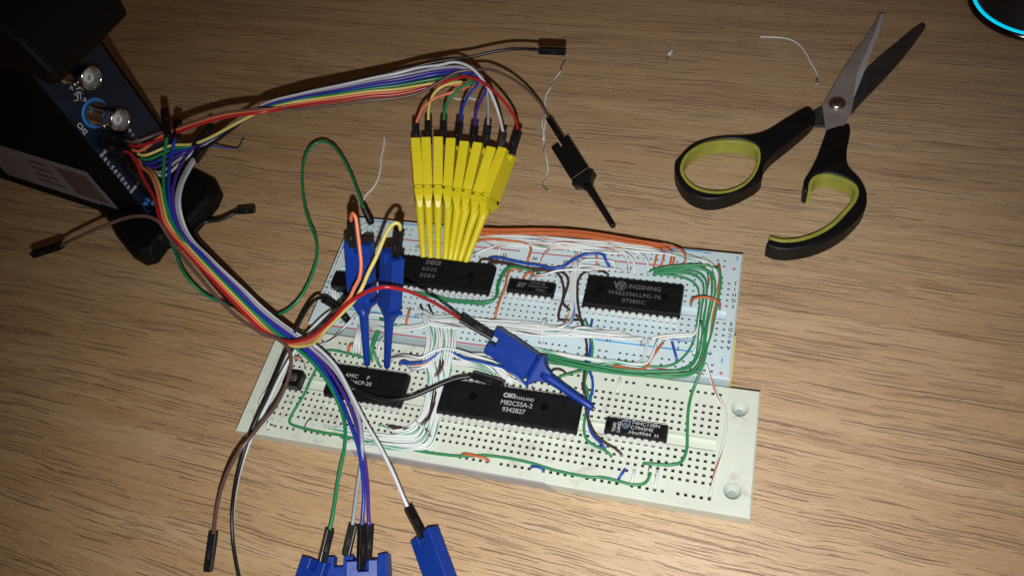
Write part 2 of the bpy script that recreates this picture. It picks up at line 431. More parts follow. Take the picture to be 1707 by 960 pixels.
# ------------------------------------------------------------------ solderless breadboards (real square sockets)
PT = 2.54
def board_mesh(mb, zt, h, cols, rows, holes, fr, x0, x1, y0, y1, groove, hs, depth=3.2):
    """cols: n columns at x=-PT*c ; rows: integer row positions (y=-PT*r). holes(c,r)->bool. fr(x,y,z)->point.
    x0,x1,y0,y1 outer rect (x0<x1). groove: (ra, rb) rows of the centre channel"""
    ch = 0.5
    def fc(pts, mi=0): mb.face([fr(*p) for p in pts], mi)
    gx0, gx1 = -PT * (cols - 0.5), PT * 0.5
    rmin, rmax = min(rows), max(rows)
    gy1, gy0 = -PT * (rmin - 0.5), -PT * (rmax + 0.5)
    for r in range(rmin, rmax + 1):
        ya, yb = -PT * (r + 0.5), -PT * (r - 0.5)
        if groove and groove[0] <= r <= groove[1]: continue
        run = None
        for c in range(cols - 1, -1, -1):
            xa, xb = -PT * (c + 0.5), -PT * (c - 0.5)
            if holes(c, r):
                if run is not None: fc([(run, ya, zt), (xa, ya, zt), (xa, yb, zt), (run, yb, zt)]); run = None
                cx, cy = -PT * c, -PT * r
                for (sx, sy, w, mi, dz0, dz1, big) in ((0, 0, hs, 0, 0, 0, 0),):
                    k = hs / 2; kk = k * 0.80; dz = 0.35
                    o_ = [(xa, ya), (xb, ya), (xb, yb), (xa, yb)]
                    i_ = [(cx - k, cy - k), (cx + k, cy - k), (cx + k, cy + k), (cx - k, cy + k)]
                    j_ = [(cx - kk, cy - kk), (cx + kk, cy - kk), (cx + kk, cy + kk), (cx - kk, cy + kk)]
                    for q in range(4):
                        q2 = (q + 1) % 4
                        fc([(*o_[q], zt), (*o_[q2], zt), (*i_[q2], zt), (*i_[q], zt)])
                        fc([(*i_[q], zt), (*i_[q2], zt), (*j_[q2], zt - dz), (*j_[q], zt - dz)])
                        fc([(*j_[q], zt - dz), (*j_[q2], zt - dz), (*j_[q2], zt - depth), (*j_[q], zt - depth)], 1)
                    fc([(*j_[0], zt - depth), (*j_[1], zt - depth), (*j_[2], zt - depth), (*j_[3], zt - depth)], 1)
                    if random.random() < 0.55:
                        w_ = kk * 0.42; e_ = random.choice((-1, 1)) * kk * 0.4
                        fc([(cx - w_, cy + e_ - .12, zt - 0.9), (cx + w_, cy + e_ - .12, zt - 0.9), (cx + w_, cy + e_ + .12, zt - 0.9), (cx - w_, cy + e_ + .12, zt - 0.9)], 2)
            elif run is None: run = xa
        if run is not None: fc([(run, ya, zt), (gx1, ya, zt), (gx1, yb, zt), (run, yb, zt)])
    if groove:
        ya, yb = -PT * (groove[1] + 0.5) + 0.15, -PT * (groove[0] - 0.5) - 0.15
        Ya, Yb = -PT * (groove[1] + 0.5), -PT * (groove[0] - 0.5)
        xl, xr = gx0 + 1.0, gx1 - 1.0; dg = 2.4
        fc([(gx0, Ya, zt), (gx1, Ya, zt), (xr, ya, zt), (xl, ya, zt)]); fc([(xl, yb, zt), (xr, yb, zt), (gx1, Yb, zt), (gx0, Yb, zt)])
        fc([(gx0, Ya, zt), (xl, ya, zt), (xl, yb, zt), (gx0, Yb, zt)]); fc([(xr, ya, zt), (gx1, Ya, zt), (gx1, Yb, zt), (xr, yb, zt)])
        fc([(xl, ya, zt - dg), (xr, ya, zt - dg), (xr, yb, zt - dg), (xl, yb, zt - dg)])
        for a, b_ in (((xl, ya), (xr, ya)), ((xr, ya), (xr, yb)), ((xr, yb), (xl, yb)), ((xl, yb), (xl, ya))):
            fc([(*a, zt), (*b_, zt), (*b_, zt - dg), (*a, zt - dg)])
    # margins front and back (over the hole grid width)
    fc([(gx0, y0 + ch, zt), (gx1, y0 + ch, zt), (gx1, gy0, zt), (gx0, gy0, zt)])
    fc([(gx0, gy1, zt), (gx1, gy1, zt), (gx1, y1 - ch, zt), (gx0, y1 - ch, zt)])
    # chamfer and sides
    T = [(x0 + ch, y0 + ch), (x1 - ch, y0 + ch), (x1 - ch, y1 - ch), (x0 + ch, y1 - ch)]
    O = [(x0, y0), (x1, y0), (x1, y1), (x0, y1)]
    for q in range(4):
        q2 = (q + 1) % 4
        fc([(*O[q], zt - ch), (*O[q2], zt - ch), (*T[q2], zt), (*T[q], zt)])
        fc([(*O[q], zt - h), (*O[q2], zt - h), (*O[q2], zt - ch), (*O[q], zt - ch)])
    fc([(*O[3], zt - h), (*O[2], zt - h), (*O[1], zt - h), (*O[0], zt - h)])
    return gx0, gx1, gy0, gy1

# --- lower cream board
ZB = 7.0
brd = empty("breadboard", (-81, -19, 0))
tag(brd, "aged cream breadboard in front with screw holes in its ends", "breadboard")
def fB(x, y, z): return Vector((x, y, z))
Bhole = lambda c, r: (r in (0, 15) and c % 6 != 5) or (2 <= r <= 6) or (9 <= r <= 13)
mb = MB()
gx0, gx1, gy0, gy1 = board_mesh(mb, ZB, ZB - 1.0, 65, range(0, 16), Bhole, fB, -175.4, 13.4, -42.3, 3.5, (7, 8), 1.18)
for side in (0, 1):   # end blocks with countersunk screw holes and a raised name plate
    xa, xb = ((-174.9, gx0), (gx1, 12.9))[side]
    xm = -168.2 if side == 0 else 7.0
    ya, yb = -41.8, 3.0
    hy = (-4.4, -34.2)
    cr = 2.9
    cap = [(xm + 2.9 * math.cos(a), -19.4 + (12.2 if math.sin(a) >= 0 else -12.2) - (2.9 if math.sin(a) >= 0 else -2.9) + 2.9 * math.sin(a)) for a in [2 * math.pi * k / 36 for k in range(36)]]
    vs, fs = flat_shape([[(xa, ya), (xb, ya), (xb, yb), (xa, yb)], circ(xm, hy[0], cr), circ(xm, hy[1], cr), cap], 0.3)
    mb.add([(v.x, v.y, ZB - 0.3 + v.z) for v in vs], fs)
    capi = [(xm + (px_ - xm) * 0.93, -19.4 + (py_ + 19.4) * 0.982) for px_, py_ in cap]
    vs, fs = flat_shape([capi], 0.4); mb.add([(v.x, v.y, ZB - 0.5 + v.z) for v in vs], fs)
    mb.face([(px_, py_, ZB - 0.42) for px_, py_ in cap])
    for h in hy:
        mb.lathe([(cr, ZB - 0.01), (2.6, ZB - 1.3), (1.75, ZB - 2.3), (1.7, ZB - 5.5), (0.01, ZB - 5.5)], (xm, h, 0), seg=32, mi=0)
        mb.lathe([(1.72, ZB - 3.9), (0.01, ZB - 3.9)], (xm, h, 0), seg=24, mi=3)
mb.build("board_body", [M_B, M_HOLE, M_HOLEM, mat("hole_grey", (0.22, 0.26, 0.26), 0.6)], brd)
mb = MB(); mb.box((-81, -19.4, 0.5), (187, 44.6, 1.0)); mb.build("base_plate", mat("grey_plate", (0.42, 0.44, 0.45), 0.4, metal=0.3), brd)
mb = MB()
vs, fs = flat_shape([[(P(591, 752, 5)[0], 0.9), (P(903, 803, 5)[0], 6.35), (P(925, 806, 5)[0], 0.9)]], 0.1)
xL, xR = P(590, 750, 4)[0], P(912, 805, 4)[0]
mb.face([(xL, -42.38, 0.6), (xR + 3.5, -42.38, 0.6), (xR, -42.38, 6.4), (xL, -42.38, 6.4)])
mb.face([(xL, -42.02, 6.92), (xL, -42.38, 6.4), (xR, -42.38, 6.4), (xR - .3, -42.02, 6.92)])
mb.build("side_strip", mat("silver_grey", (0.40, 0.42, 0.46), 0.35, metal=0.1, var=0.1, vscale=80), brd)  # silver grey over part of the front side, slanted at one end
mb = MB()
for k, t_ in enumerate("CYBER"):
    put(mb, text_shape(t_, 2.9, 0.04, 'CENTER', extr=0.13), (5.95, -10.6 - k * 4.1, ZB - 0.10), (0, -1, 0), (1, 0, 0))
mb.build("raised_lettering", M_B, brd)

# --- upper white board
ZA = 10.0
th = -0.0044
OA = Vector((-1.1095, 50.3425, 0)); ca, sa = math.cos(th), math.sin(th)
def fA(x, y, z): return Vector((OA.x + ca * x - sa * y, OA.y + sa * x + ca * y, z))
xA1, yA1 = 3.97, 9.30
xA0, yA0 = xA1 - 165.1, yA1 - 54.8
brda = empty("breadboard", fA((xA0 + xA1) / 2, (yA0 + yA1) / 2, 0))
tag(brda, "white breadboard at the back with blue and red rail lines and row letters", "breadboard")
Ahole = lambda c, r: (r in (-2, -1, 16, 17) and (c + 2) % 6 != 5 and 1 <= c <= 61) or (2 <= r <= 6) or (9 <= r <= 13)
mb = MB()
gx0, gx1, gy0, gy1 = board_mesh(mb, ZA, 8.5, 63, range(-2, 18), Ahole, fA, xA0, xA1, yA0, yA1, (7, 8), 0.95)
def fcA(p, mi=0): mb.face([fA(*q) for q in p], mi)
fcA([(xA0 + .5, yA0 + .5, ZA), (gx0, yA0 + .5, ZA), (gx0, yA1 - .5, ZA), (xA0 + .5, yA1 - .5, ZA)])
fcA([(gx1, yA0 + .5, ZA), (xA1 - .5, yA0 + .5, ZA), (xA1 - .5, yA1 - .5, ZA), (gx1, yA1 - .5, ZA)])
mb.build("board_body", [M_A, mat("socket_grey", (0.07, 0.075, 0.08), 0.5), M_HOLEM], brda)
mb = MB(); mb.box(fA((xA0 + xA1) / 2, (yA0 + yA1) / 2, 0.75), (164.3, 54.0, 1.5)); mb.build("foam_base", mat("yellow_foam", (0.62, 0.50, 0.08), 0.8, bump=0.4), brda)
mb = MB(); mb.box(fA(xA1 + 0.35, yA0 + 9.5, 5.0), (0.5, 18, 8)); mb.build("foam_edge", mat("yellow_foam", (0.7, 0.58, 0.1), 0.8), brda)
mb = MB(); mb.box(fA(xA1 + 0.05, yA0 + 9, 5.2), (0.2, 16, 7.6)); mb.build("paper_edge", mat("paper_white", (0.8, 0.8, 0.8), 0.8), brda)
def rail(name, y, segs, m_):
    mb = MB()
    for a, b_ in segs: fcA2(mb, a, b_, y)
    mb.build(name, m_, brda)
def fcA2(mb, a, b_, y, w=0.28):
    mb.box(fA((a + b_) / 2, y, ZA + 0.012), (abs(b_ - a), w * 2, 0.03))
M_RB = mat("rail_blue", (0.03, 0.30, 0.62), 0.5); M_RR = mat("rail_red", (0.45, 0.05, 0.09), 0.5)
rail("blue_line", 8.0, [(-153, -11.5), (-11, -8.2)], M_RB)
rail("red_line", -0.3, [(-153, -83), (-78, -61), (-58, -4.6)], M_RR)
rail("red_line", -45.2, [(-153, -5.0)], M_RR)
rail("blue_line", -36.6, [(-153, -3.2)], M_RB)
mb = MB()   # rail joints: fine raised edges between rails and centre block
for y in (-2.1, -35.9):
    mb.box(fA((xA0 + xA1) / 2, y, ZA + 0.02), (164.0, 0.22, 0.10))
mb.build("rail_joint", M_A, brda)
M_INK = mat("ink_black", (0.03, 0.03, 0.035), 0.6)
mb = MB()
def tA(txt, x, y, size, up=1, mi=0, bold=0.05):
    X = Vector((ca, sa, 0)) * up; Y = Vector((-sa, ca, 0)) * up
    put(mb, text_shape(txt, size, bold, 'CENTER'), fA(x, y - up * size * 0.35, ZA + 0.02), X, Y, mi=mi)
for k, ch_ in enumerate("JIHGF"): tA(ch_, 1.4 + .9, -PT * (2 + k), 2.1, -1)
for k, ch_ in enumerate("EDCBA"): tA(ch_, 1.4 + .9, -PT * (9 + k), 2.1, -1)
for k, ch_ in enumerate("ABCDE"): tA(ch_, -159.4, -PT * (2 + k), 2.0, 1)
for k, ch_ in enumerate("FGHIJ"): tA(ch_, -159.4, -PT * (9 + k), 2.0, 1)
for n in range(5, 60, 5): tA(str(n), -PT * (60 - n), -PT * 0.75 - 1.2, 2.2, 1)
for n in range(5, 60, 5): tA(str(n), -PT * (n + 1), -PT * 14.15, 2.2, -1)
tA("0", -PT * 1.2, -PT * 1.2, 2.2, 1); tA("0", -PT * 1.5, -PT * 14.2, 2.3, -1)
mb.build("printed_characters", M_INK, brda)
for x, y in ((1.2, 1.6), (0.7, -43.5)):
    mb = MB(); tA("+", x, y, 3.0, 1, bold=0.05); mb.build("plus_sign", M_RR, brda)
for x, y in ((2.0, 6.7), (0.6, -38.4)):
    mb = MB(); mb.box(fA(x, y, ZA + 0.02), (0.5, 1.9, 0.03)); mb.build("minus_sign", M_RB, brda)

# ------------------------------------------------------------------ chips
def chip(board, c0, c1, r0, r1, zb, label, marks, notch=1, dim=None, hgt=3.9, gap=0.9, dimple=(), round_right=False, bold=0.03):
    "DIP between columns c0<c1 and rows r0 (back) / r1 (front)"
    f = fA if board == 'A' else fB
    X = (fA(1, 0, 0) - fA(0, 0, 0)) if board == 'A' else Vector((1, 0, 0)); Y = (fA(0, 1, 0) - fA(0, 0, 0)) if board == 'A' else Vector((0, 1, 0))
    Z = Vector((0, 0, 1))
    xa, xb = -PT * c1 - 1.9, -PT * c0 + 1.9
    ya, yb = -PT * r1 + 0.75, -PT * r0 - 0.75
    cx, cy = (xa + xb) / 2, (ya + yb) / 2
    root = empty("chip", f(cx, cy, zb)); tag(root, label, "chip", "integrated circuits plugged into the breadboards")
    w, d_ = (xb - xa) / 2, (yb - ya) / 2
    mb = MB()
    zs = zb + gap; zm = zs + hgt * 0.48; zt = zs + hgt
    tap = 0.45
    base = rrect(-w, -d_, w, d_, 0.35, 2)
    if round_right:
        base = rrect(-w, -d_, w, d_, 0.35, 2)
    prof = [(0.97, zs, tap), (1.0, zm, 0.0), (1.0, zm + 0.05, 0.0), (0.97, zt - 0.15, tap), (0.96, zt, tap + 0.15)]
    rings = []
    for _, z, ins in prof:
        rr = rrect(-w + ins, -d_ + ins, w - ins, d_ - ins, 0.35 if not round_right else 0.9, 3)
        # pin-1 notch cut in one end
        rings.append([(x_, y_, z) for x_, y_ in rr])
    n = len(rings[0]); vs = []
    for rg in rings: vs += [f(cx + a, cy + b_, z) for a, b_, z in rg]
    fs = []
    for i in range(len(rings) - 1):
        for k in range(n): fs.append([i * n + k, i * n + (k + 1) % n, (i + 1) * n + (k + 1) % n, (i + 1) * n + k])
    fs.append([(len(rings) - 1) * n + k for k in range(n)]); fs.append([k for k in reversed(range(n))])
    mb.add(vs, fs)
    for dx, dy, r_ in dimple:
        mb.lathe([(r_, zt + 0.012), (r_ * 0.99, zt + 0.02), (r_ * 0.8, zt + 0.012), (0.01, zt + 0.012)], f(cx + dx, cy + dy, 0), seg=24, mi=1)
    if notch:
        ex = (w - tap - 0.15) * notch
        pts = [(ex, -1.4), ] + [(ex - notch * 1.5 * math.sin(math.pi * k / 8), -1.4 + 2.8 * k / 8) for k in range(9)]
        mb.face([f(cx + a, cy + b_, zt + 0.015) for a, b_ in (pts if notch > 0 else pts[::-1])], 1)
    mb.build("package", [M_CHIP, mat("chip_recess", (0.0008, 0.0008, 0.001), 0.8, spec=0.1)], root)
    for c in range(c0, c1 + 1):
        for r, sgn in ((r1, -1), (r0, 1)):
            px_, py_ = -PT * c, -PT * r
            hw = 0.75; hn = 0.27
            if c in (c0, c1): hl = (hw if c == c1 else 0.45, hw if c == c0 else 0.45)
            p = MB()
            y_in = py_ - sgn * 0.9; y_out = py_ + sgn * 0.12; t_ = 0.25
            def strip(a, b_):  # quad strip between two (y,z,halfwidth)
                p.add([f(px_ - a[2], a[0], a[1]), f(px_ + a[2], a[0], a[1]), f(px_ + b_[2], b_[0], b_[1]), f(px_ - b_[2], b_[0], b_[1])], [[0, 1, 2, 3] if sgn < 0 else [3, 2, 1, 0]])
            outer = [(y_in, zm + 0.12, hw), (py_ - sgn * 0.1, zm + 0.12, hw), (y_out, zm - 0.15, hw), (y_out + sgn * .05, zb + 0.9, hw), (y_out, zb + 0.45, hn), (py_, zb - 0.8, hn)]
            inner = [(y_in, zm - 0.13, hw), (py_ - sgn * 0.25, zm - 0.13, hw), (py_ - sgn * 0.13, zm - 0.3, hw), (py_ - sgn * 0.10, zb + 0.9, hw), (py_ - sgn * 0.13, zb + 0.45, hn), (py_ - sgn * .1, zb - 0.8, hn)]
            vs = []
            for a in outer: vs += [f(px_ - a[2], a[0], a[1]), f(px_ + a[2], a[0], a[1])]
            nO = len(vs)
            for a in inner: vs += [f(px_ - a[2], a[0], a[1]), f(px_ + a[2], a[0], a[1])]
            fs = []
            for i in range(5):
                fs.append([2 * i, 2 * i + 1, 2 * i + 3, 2 * i + 2]); fs.append([nO + 2 * i, nO + 2 * i + 2, nO + 2 * i + 3, nO + 2 * i + 1])
                fs.append([2 * i, 2 * i + 2, nO + 2 * i + 2, nO + 2 * i]); fs.append([2 * i + 1, nO + 2 * i + 1, nO + 2 * i + 3, 2 * i + 3])
            p.add(vs, fs)
            p.build("pin", M_PIN, root)
    if marks:
        mt = MB()
        for (txt, dx, dy, size, opt) in marks:
            put(mt, text_shape(txt, size, opt.get('b', bold), opt.get('al', 'CENTER'), opt.get('sp', 1.0), 0.008), f(cx + dx, cy + dy, zt + 0.012),
                opt.get('X', X), opt.get('Y', Y), sx=opt.get('sx', 1.0))
        mt.build("marking", dim or M_MARK, root)
    return root, f, cx, cy, zt, X, Y

# back board
r1_ = chip('A', 36, 55, 4, 10, ZA, "widest black chip of the white breadboard, marked 6502, with the yellow clips on it",
     [("6502", -0.6, 0.2, 2.5, dict(sp=1.15, sx=1.15)), ("0284", -0.6, -3.0, 2.5, dict(sp=1.15, sx=1.15))], notch=0, dim=M_MARKD, dimple=((17.0, 0.4, 1.6),), round_right=True)
root, f, cx, cy, zt, X, Y = r1_
lg = MB()   # three-block maker's logo
for k in range(3): lg.box(f(cx - 2.9 + k * 0.62, cy + 4.3, zt + 0.02), (0.34, 2.3, 0.02))
lg.lathe([(1.15, zt + .02), (0.01, zt + .02)], f(cx - 0.1, cy + 4.3, 0), seg=20)
lg.lathe([(0.38, zt + .03), (0.01, zt + .03)], f(cx - 0.1, cy + 4.3, 0), seg=16, mi=1)
for k in range(4): lg.box(f(cx + 2.35, cy + 3.45 + k * 0.58, zt + 0.02), (2.1, 0.36, 0.02))
lg.build("maker_logo", [M_MARKD, M_CHIP], root)
chip('A', 26, 32, 6, 9, ZA, "small black chip alone mid way along the white breadboard, faint ST logo",
     [("HCF4011BE", 2.4, 1.15, 1.25, {}), ("WXOOAYY48", 2.7, -0.35, 1.25, {}), ("CHINA", 4.2, -1.85, 1.25, {})], notch=0, dim=M_MARKD, hgt=3.4)
root, f, cx, cy, zt = [ob for ob in COL.objects if ob.name.startswith("chip")][-1], fA, -PT * 29, -PT * 7.5, ZA + 0.9 + 3.4
lg = MB()
put(lg, text_shape("ST", 2.3, 0.16, 'CENTER', 0.9, 0.008), f(cx - 3.9, cy - 0.8, zt + 0.015), Vector((1, 0, 0)), Vector((0.25, 1, 0)).normalized(), Vector((0, 0, 1)), sx=1.4)
lg.box(f(cx - 3.6, cy + 1.15, zt + 0.02), (3.6, 0.22, 0.02))
lg.build("maker_logo", M_MARKD, root)
r3_ = chip('A', 7, 20, 4, 10, ZA, "black chip marked WINGSHING near the right end of the white breadboard",
     [("INGSHING", 4.0, 2.4, 2.6, dict(b=0.05)), ("WS62256LLPG-70", 0.6, -1.0, 2.35, dict(sp=1.12)), ("0738GC", 0.8, -4.0, 2.35, dict(sp=1.12))], notch=0, dim=M_MARKD, dimple=((-12.2, 0.6, 1.35), (12.0, 0.6, 1.35)))
root, f, cx, cy, zt, X, Y = r3_
lg = MB()
put(lg, text_shape("W", 4.2, 0.1, 'CENTER', 1, 0.008), f(cx - 5.6, cy + 1.9, zt + 0.02), X, Y, sx=1.0)
lg.lathe([(2.1, zt + .008), (1.75, zt + .008)], f(cx - 4.9, cy + 3.2, 0), seg=28)
for k in range(-2, 3): lg.box(f(cx - 4.9, cy + 3.2 + k * 0.75, zt + 0.01), (2 * math.sqrt(max(0.1, 3.2 - (k * .75) ** 2)), 0.22, 0.015))
lg.build("maker_logo", M_MARKD, root)
# front board
chip('B', 45, 56, 4, 10, ZB, "black 24 pin chip under the ribbon wires near the left end of the cream breadboard",
     [("AMIC     P", -4.2, 1.7, 2.1, dict(sp=1.1)), ("X2816CP-20", -3.6, -0.7, 2.1, dict(sp=1.1)), ("9938", -5.0, -3.2, 2.1, dict(sp=1.1))], notch=0, round_right=True, dimple=())
chip('B', 19, 38, 4, 10, ZB, "longest black chip of the cream breadboard, marked OKI M82C55A-2",
     [("OKI", -2.6, 2.55, 2.3, dict(b=0.14, sx=1.1, al='LEFT')), ("THAILAND", 1.7, 2.3, 1.7, dict(b=0.02, sx=.85, al='LEFT')),
      ("M82C55A-2", -3.0, -0.35, 2.5, dict(al='LEFT', sx=.95)), ("9342B27", -1.8, -3.0, 2.5, dict(al='LEFT', sx=.95))], notch=0, dimple=((-13.6, 0.9, 1.55), (12.9, 0.9, 1.55)), gap=1.6)
chip('B', 7, 14, 6, 9, ZB, "small black chip marked 74HC138N on the right of the cream breadboard",
     [("74HC138N", -1.7, 1.15, 1.8, dict(al='LEFT', b=.03, sx=1.15)), ("C7943ME", -1.9, -0.65, 1.75, dict(al='LEFT', b=.03, sx=1.12)), (".Hnn9944  H", -2.6, -2.45, 1.75, dict(al='LEFT', b=.03, sx=1.15)),
      ("THAI", -6.9, -2.6, 1.5, dict(al='LEFT', b=.06, sp=1.0, X=(0, 1, 0), Y=(-1, 0, 0))), ("LAND", -5.3, -2.6, 1.5, dict(al='LEFT', b=.06, X=(0, 1, 0), Y=(-1, 0, 0)))], notch=-1, hgt=3.4)
root = [ob for ob in COL.objects if ob.name.startswith("chip") and ob.type == 'EMPTY'][-1]
cx, cy, zt = -PT * 10.5, -PT * 7.5, ZB + 0.9 + 3.4
lg = MB()
sh = [(-1.5, 1.5), (1.5, 1.5), (1.5, 0), (1.1, -1.0), (0, -1.7), (-1.1, -1.0), (-1.5, 0)]
lg.face([(cx - 3.6 + a, cy + 0.75 + b_, zt + 0.014) for a, b_ in sh[::-1]])
lg.face([(cx - 3.6 + a * .82, cy + 0.75 + b_ * .86, zt + 0.02) for a, b_ in sh[::-1]], 1)
lg.lathe([(0.85, zt + .03), (0.68, zt + .03)], (cx - 3.6, cy + 0.55, 0), seg=24)
for k in range(3): lg.tube([(cx - 4.4, cy + 0.2 + k * .3, zt + .03), (cx - 3.85, cy + 0.55 + k * .25, zt + .03), (cx - 3.4, cy + 0.1 + k * .3, zt + .03), (cx - 2.8, cy + 0.5 + k * .25, zt + .03)], 0.07, 4)
lg.box((cx - 3.6, cy + 1.95, zt + .03), (2.4, 0.3, 0.02))
lg.build("maker_logo", [mat("print_blue_grey", (0.20, 0.28, 0.38), 0.6), M_CHIP], root)

# small black parts at the left ends of the boards
t_ = empty("trimmer", P(490, 632, ZB)); tag(t_, "small square black trimmer at the left end of the cream breadboard channel", "trimmer")
mb = MB(); cpt = P(489, 631, 10.5); mb.box((cpt.x, cpt.y, ZB + 2.4), (6.6, 6.8, 4.4), bev=0.5); mb.build("case", M_BLK, t_)
mb = MB(); mb.lathe([(1.7, 0), (1.7, .35), (1.5, .45), (0.01, .45)], (cpt.x + .6, cpt.y, ZB + 4.55), seg=24); mb.box((cpt.x + .6, cpt.y, ZB + 5.05), (2.4, 0.4, 0.12), mi=1)
mb.build("rotor", [mat("dark_metal", (0.10, 0.10, 0.10), 0.3, metal=0.6), M_COP], t_)
t_ = empty("black_component", P(566, 466, ZA)); tag(t_, "black block component beside the left end of the 6502 chip", "component")  # plain black block for a component of unclear kind
mb = MB(); cpt = P(573, 468, 15); mb.box((cpt.x + 3, cpt.y, ZA + 3.6), (15, 7.2, 5.6), bev=0.8); mb.build("case", M_BLK, t_)
for q in (-2, 3): 
    mb = MB(); mb.tube([(cpt.x + q, cpt.y, ZA + 1), (cpt.x + q, cpt.y, ZA - .8)], 0.25, 6); mb.build("lead", M_PIN, t_)
t_ = empty("resistor", P(500, 600, ZB)); tag(t_, "tiny banded resistor standing at the upper left of the cream breadboard", "resistor")
mb = MB(); a = P(497, 597, 10); mb.tube([a + Vector((-1.6, .4, 0)), a + Vector((-1.3, .3, 0)), a, a + Vector((1.3, -.3, 0)), a + Vector((1.6, -.4, 0))], [.5, .85, .7, .85, .5], 10)
mb.build("resistor_body", mat("resistor_pink", (0.45, 0.25, 0.20), 0.4), t_)
mb = MB(); mb.tube(spline([a + Vector((1.6, -.4, 0)), a + Vector((3.2, -1.5, .2)), a + Vector((3.4, -2.6, -1.5)), a + Vector((3.5, -2.8, -4))]), 0.22, 6)
mb.build("lead", M_COP, t_)

# ------------------------------------------------------------------ insulated solid wires on the boards
COLS = dict(o=(M_ORA, None), g=(M_GRN, None), w=(M_WHT, None), b=(M_BLU, None), n=(M_BRN, None),
            wg=(M_WHT, M_SG), wo=(M_WHT, M_SO), wb=(M_WHT, M_SB_), wn=(M_WHT, M_SN), wr=(M_WHT, M_SR))
CN = dict(w="plain white wire", wg="white wire striped green", wo="white wire striped orange", wb="white wire striped blue", wn="white wire striped brown", wr="white wire striped red")
def wire(code, pts, zbase, lift, label, group=None, r=0.47, ends=(1, 1), lifts=None, name="hookup_wire", tips=(1.0, 1.0)):
    """pts in photo coordinates (x, y[, z]); ends: 1 = goes down into a socket, 0 = stays"""
    W = []
    n = len(pts)
    for i, p in enumerate(pts):
        z = p[2] if len(p) > 2 else zbase + r + lift * (1.0 if 0 < i < n - 1 else (0.25 if ends[0 if i == 0 else 1] else 1.0))
        W.append(P(p[0], p[1], z))
    if ends[0]: W = [Vector((W[0].x, W[0].y, zbase - 1.0))] + [Vector((W[0].x, W[0].y, zbase + 0.5))] + W
    if ends[1]: W = W + [Vector((W[-1].x, W[-1].y, zbase + 0.5)), Vector((W[-1].x, W[-1].y, zbase - 1.0))]
    m_, s_ = COLS[code]
    mb = MB()
    S = spline(W, 1.3)
    mb.tube(S, r, 10 if s_ else 8, stripe=1 if s_ else None, twist=random.choice((-1, 1)) * random.uniform(0.12, 0.30), ph=random.uniform(0, 6.28), tip=(1.9 * tips[0] if ends[0] else 0, 1.9 * tips[1] if ends[1] else 0), tipmi=2)
    o = mb.build(name, [m_, s_ or m_, M_COP])
    tag(o, label, "wire", group)
    return o
ORD = ["first", "second", "third", "fourth", "fifth", "sixth", "seventh", "eighth", "ninth", "tenth", "eleventh", "twelfth", "thirteenth", "fourteenth"]

# orange wires along the back edge
G = "orange wires along the back of the white breadboard"
ends_o = [(1090, 444), (1101, 446), (1113, 453), (1118, 450), (1141, 448)]
tops_o = [(1094, 414), (1106, 419), (1119, 419), (1124, 421), (1140, 420)]
for k in range(5):
    dy = [7.0, 4.6, 2.6, 0.4, -1.6][k]
    pts = [(748, 386 + dy * .5), (785, 383 + dy), (840, 384.5 + dy + math.sin(k) * .8), (900, 383.5 + dy), (960, 386.5 + dy + math.cos(k * 2) * .8), (1010, 393 + dy), (1050, 400 + dy), (tops_o[k][0] - 14, tops_o[k][1] - 7.5), tops_o[k], ((tops_o[k][0] + ends_o[k][0]) / 2 + 2, (tops_o[k][1] + ends_o[k][1]) / 2), ends_o[k]]
    wire('o', pts, ZA, 1.6 + (k * 1.7) % 2.5, f"orange wire of the back edge bundle, {ORD[k]} from the left where they turn down", G, r=0.43)
wire('o', Q('d1', [(20, 215), (150, 215), (300, 205), (500, 225), (660, 250), (740, 290), (745, 350), (715, 440), (710, 490)]), ZA, 3.2, "orange wire bending down beside the printed 30", r=.52)
wire('o', Q('d1', [(750, 268), (800, 272), (835, 288)]), ZA, 1.0, "short orange jumper right of the orange bend at the printed 30")
# white wires along the back
G = "white wires along the back of the white breadboard"
codes = ['wn', 'wo', 'wb', 'wr', 'wb', 'w', 'wo', 'wr', 'wg']
ys = [-4, -2, 0, 1.5, 3.5, 5, 7, 9, 11]
down = [0, 0, 0, 1, 0, 1, 1, 0, 0]
for k in range(9):
    rnd = random.Random(k + 3)
    j_ = lambda a=1.3: rnd.uniform(-a, a)
    y0 = ys[k]
    start = (795 + k * 4, 398 + y0 * 1.1)
    pts = [start, (840, 396 + y0 + j_()), (880, 398 + y0 + j_()), (925, 401 + y0 + j_()), (970, 404 + y0 * .9 + j_()), (1010, 405 + y0 * .8 + j_()), (1060, 412 + y0 * .6 + j_())]
    if k in (3, 5, 6):   # drop into sockets near 45
        e = {3: (1048, 452), 5: (1058, 455), 6: (1081, 456)}[k]
        pts = pts[:-1] + [(e[0] - 14, e[1] - 32), (e[0] - 3, e[1] - 22), e]
        wire(codes[k], pts, ZA, 1.5 + k * 0.25, f"{CN[codes[k]]} along the back ending by the printed 45, {['left', 'middle', 'right'][[3, 5, 6].index(k)]} of three", G)
    else:
        i = [0, 1, 2, 4, 7, 8].index(k)
        xr = 1180 + i * 3.0
        pts += [(1110, 419 + y0 * .4), (1150, 427 + y0 * .3), (xr - 12, 436 + y0 * .2), (xr, 455), (xr - 2, 490), (xr - 10 + j_(), 530), (xr - 16 + j_(), 570), (xr - 24, 590 + i)]
        wire(codes[k], pts, ZA, 1.4 + k * 0.25, f"{CN[codes[k]]} from the back edge turning down among the green wires, {ORD[i]} there", G)
wire('wr', Q('d1', [(85, 388), (180, 340), (300, 300), (400, 280), (550, 285), (700, 295), (850, 315), (1000, 322), (1200, 325), (1400, 345), (1700, 370), (1900, 400)]), ZA, 1.3, "white wire with a red stripe that starts left of the printed 25")
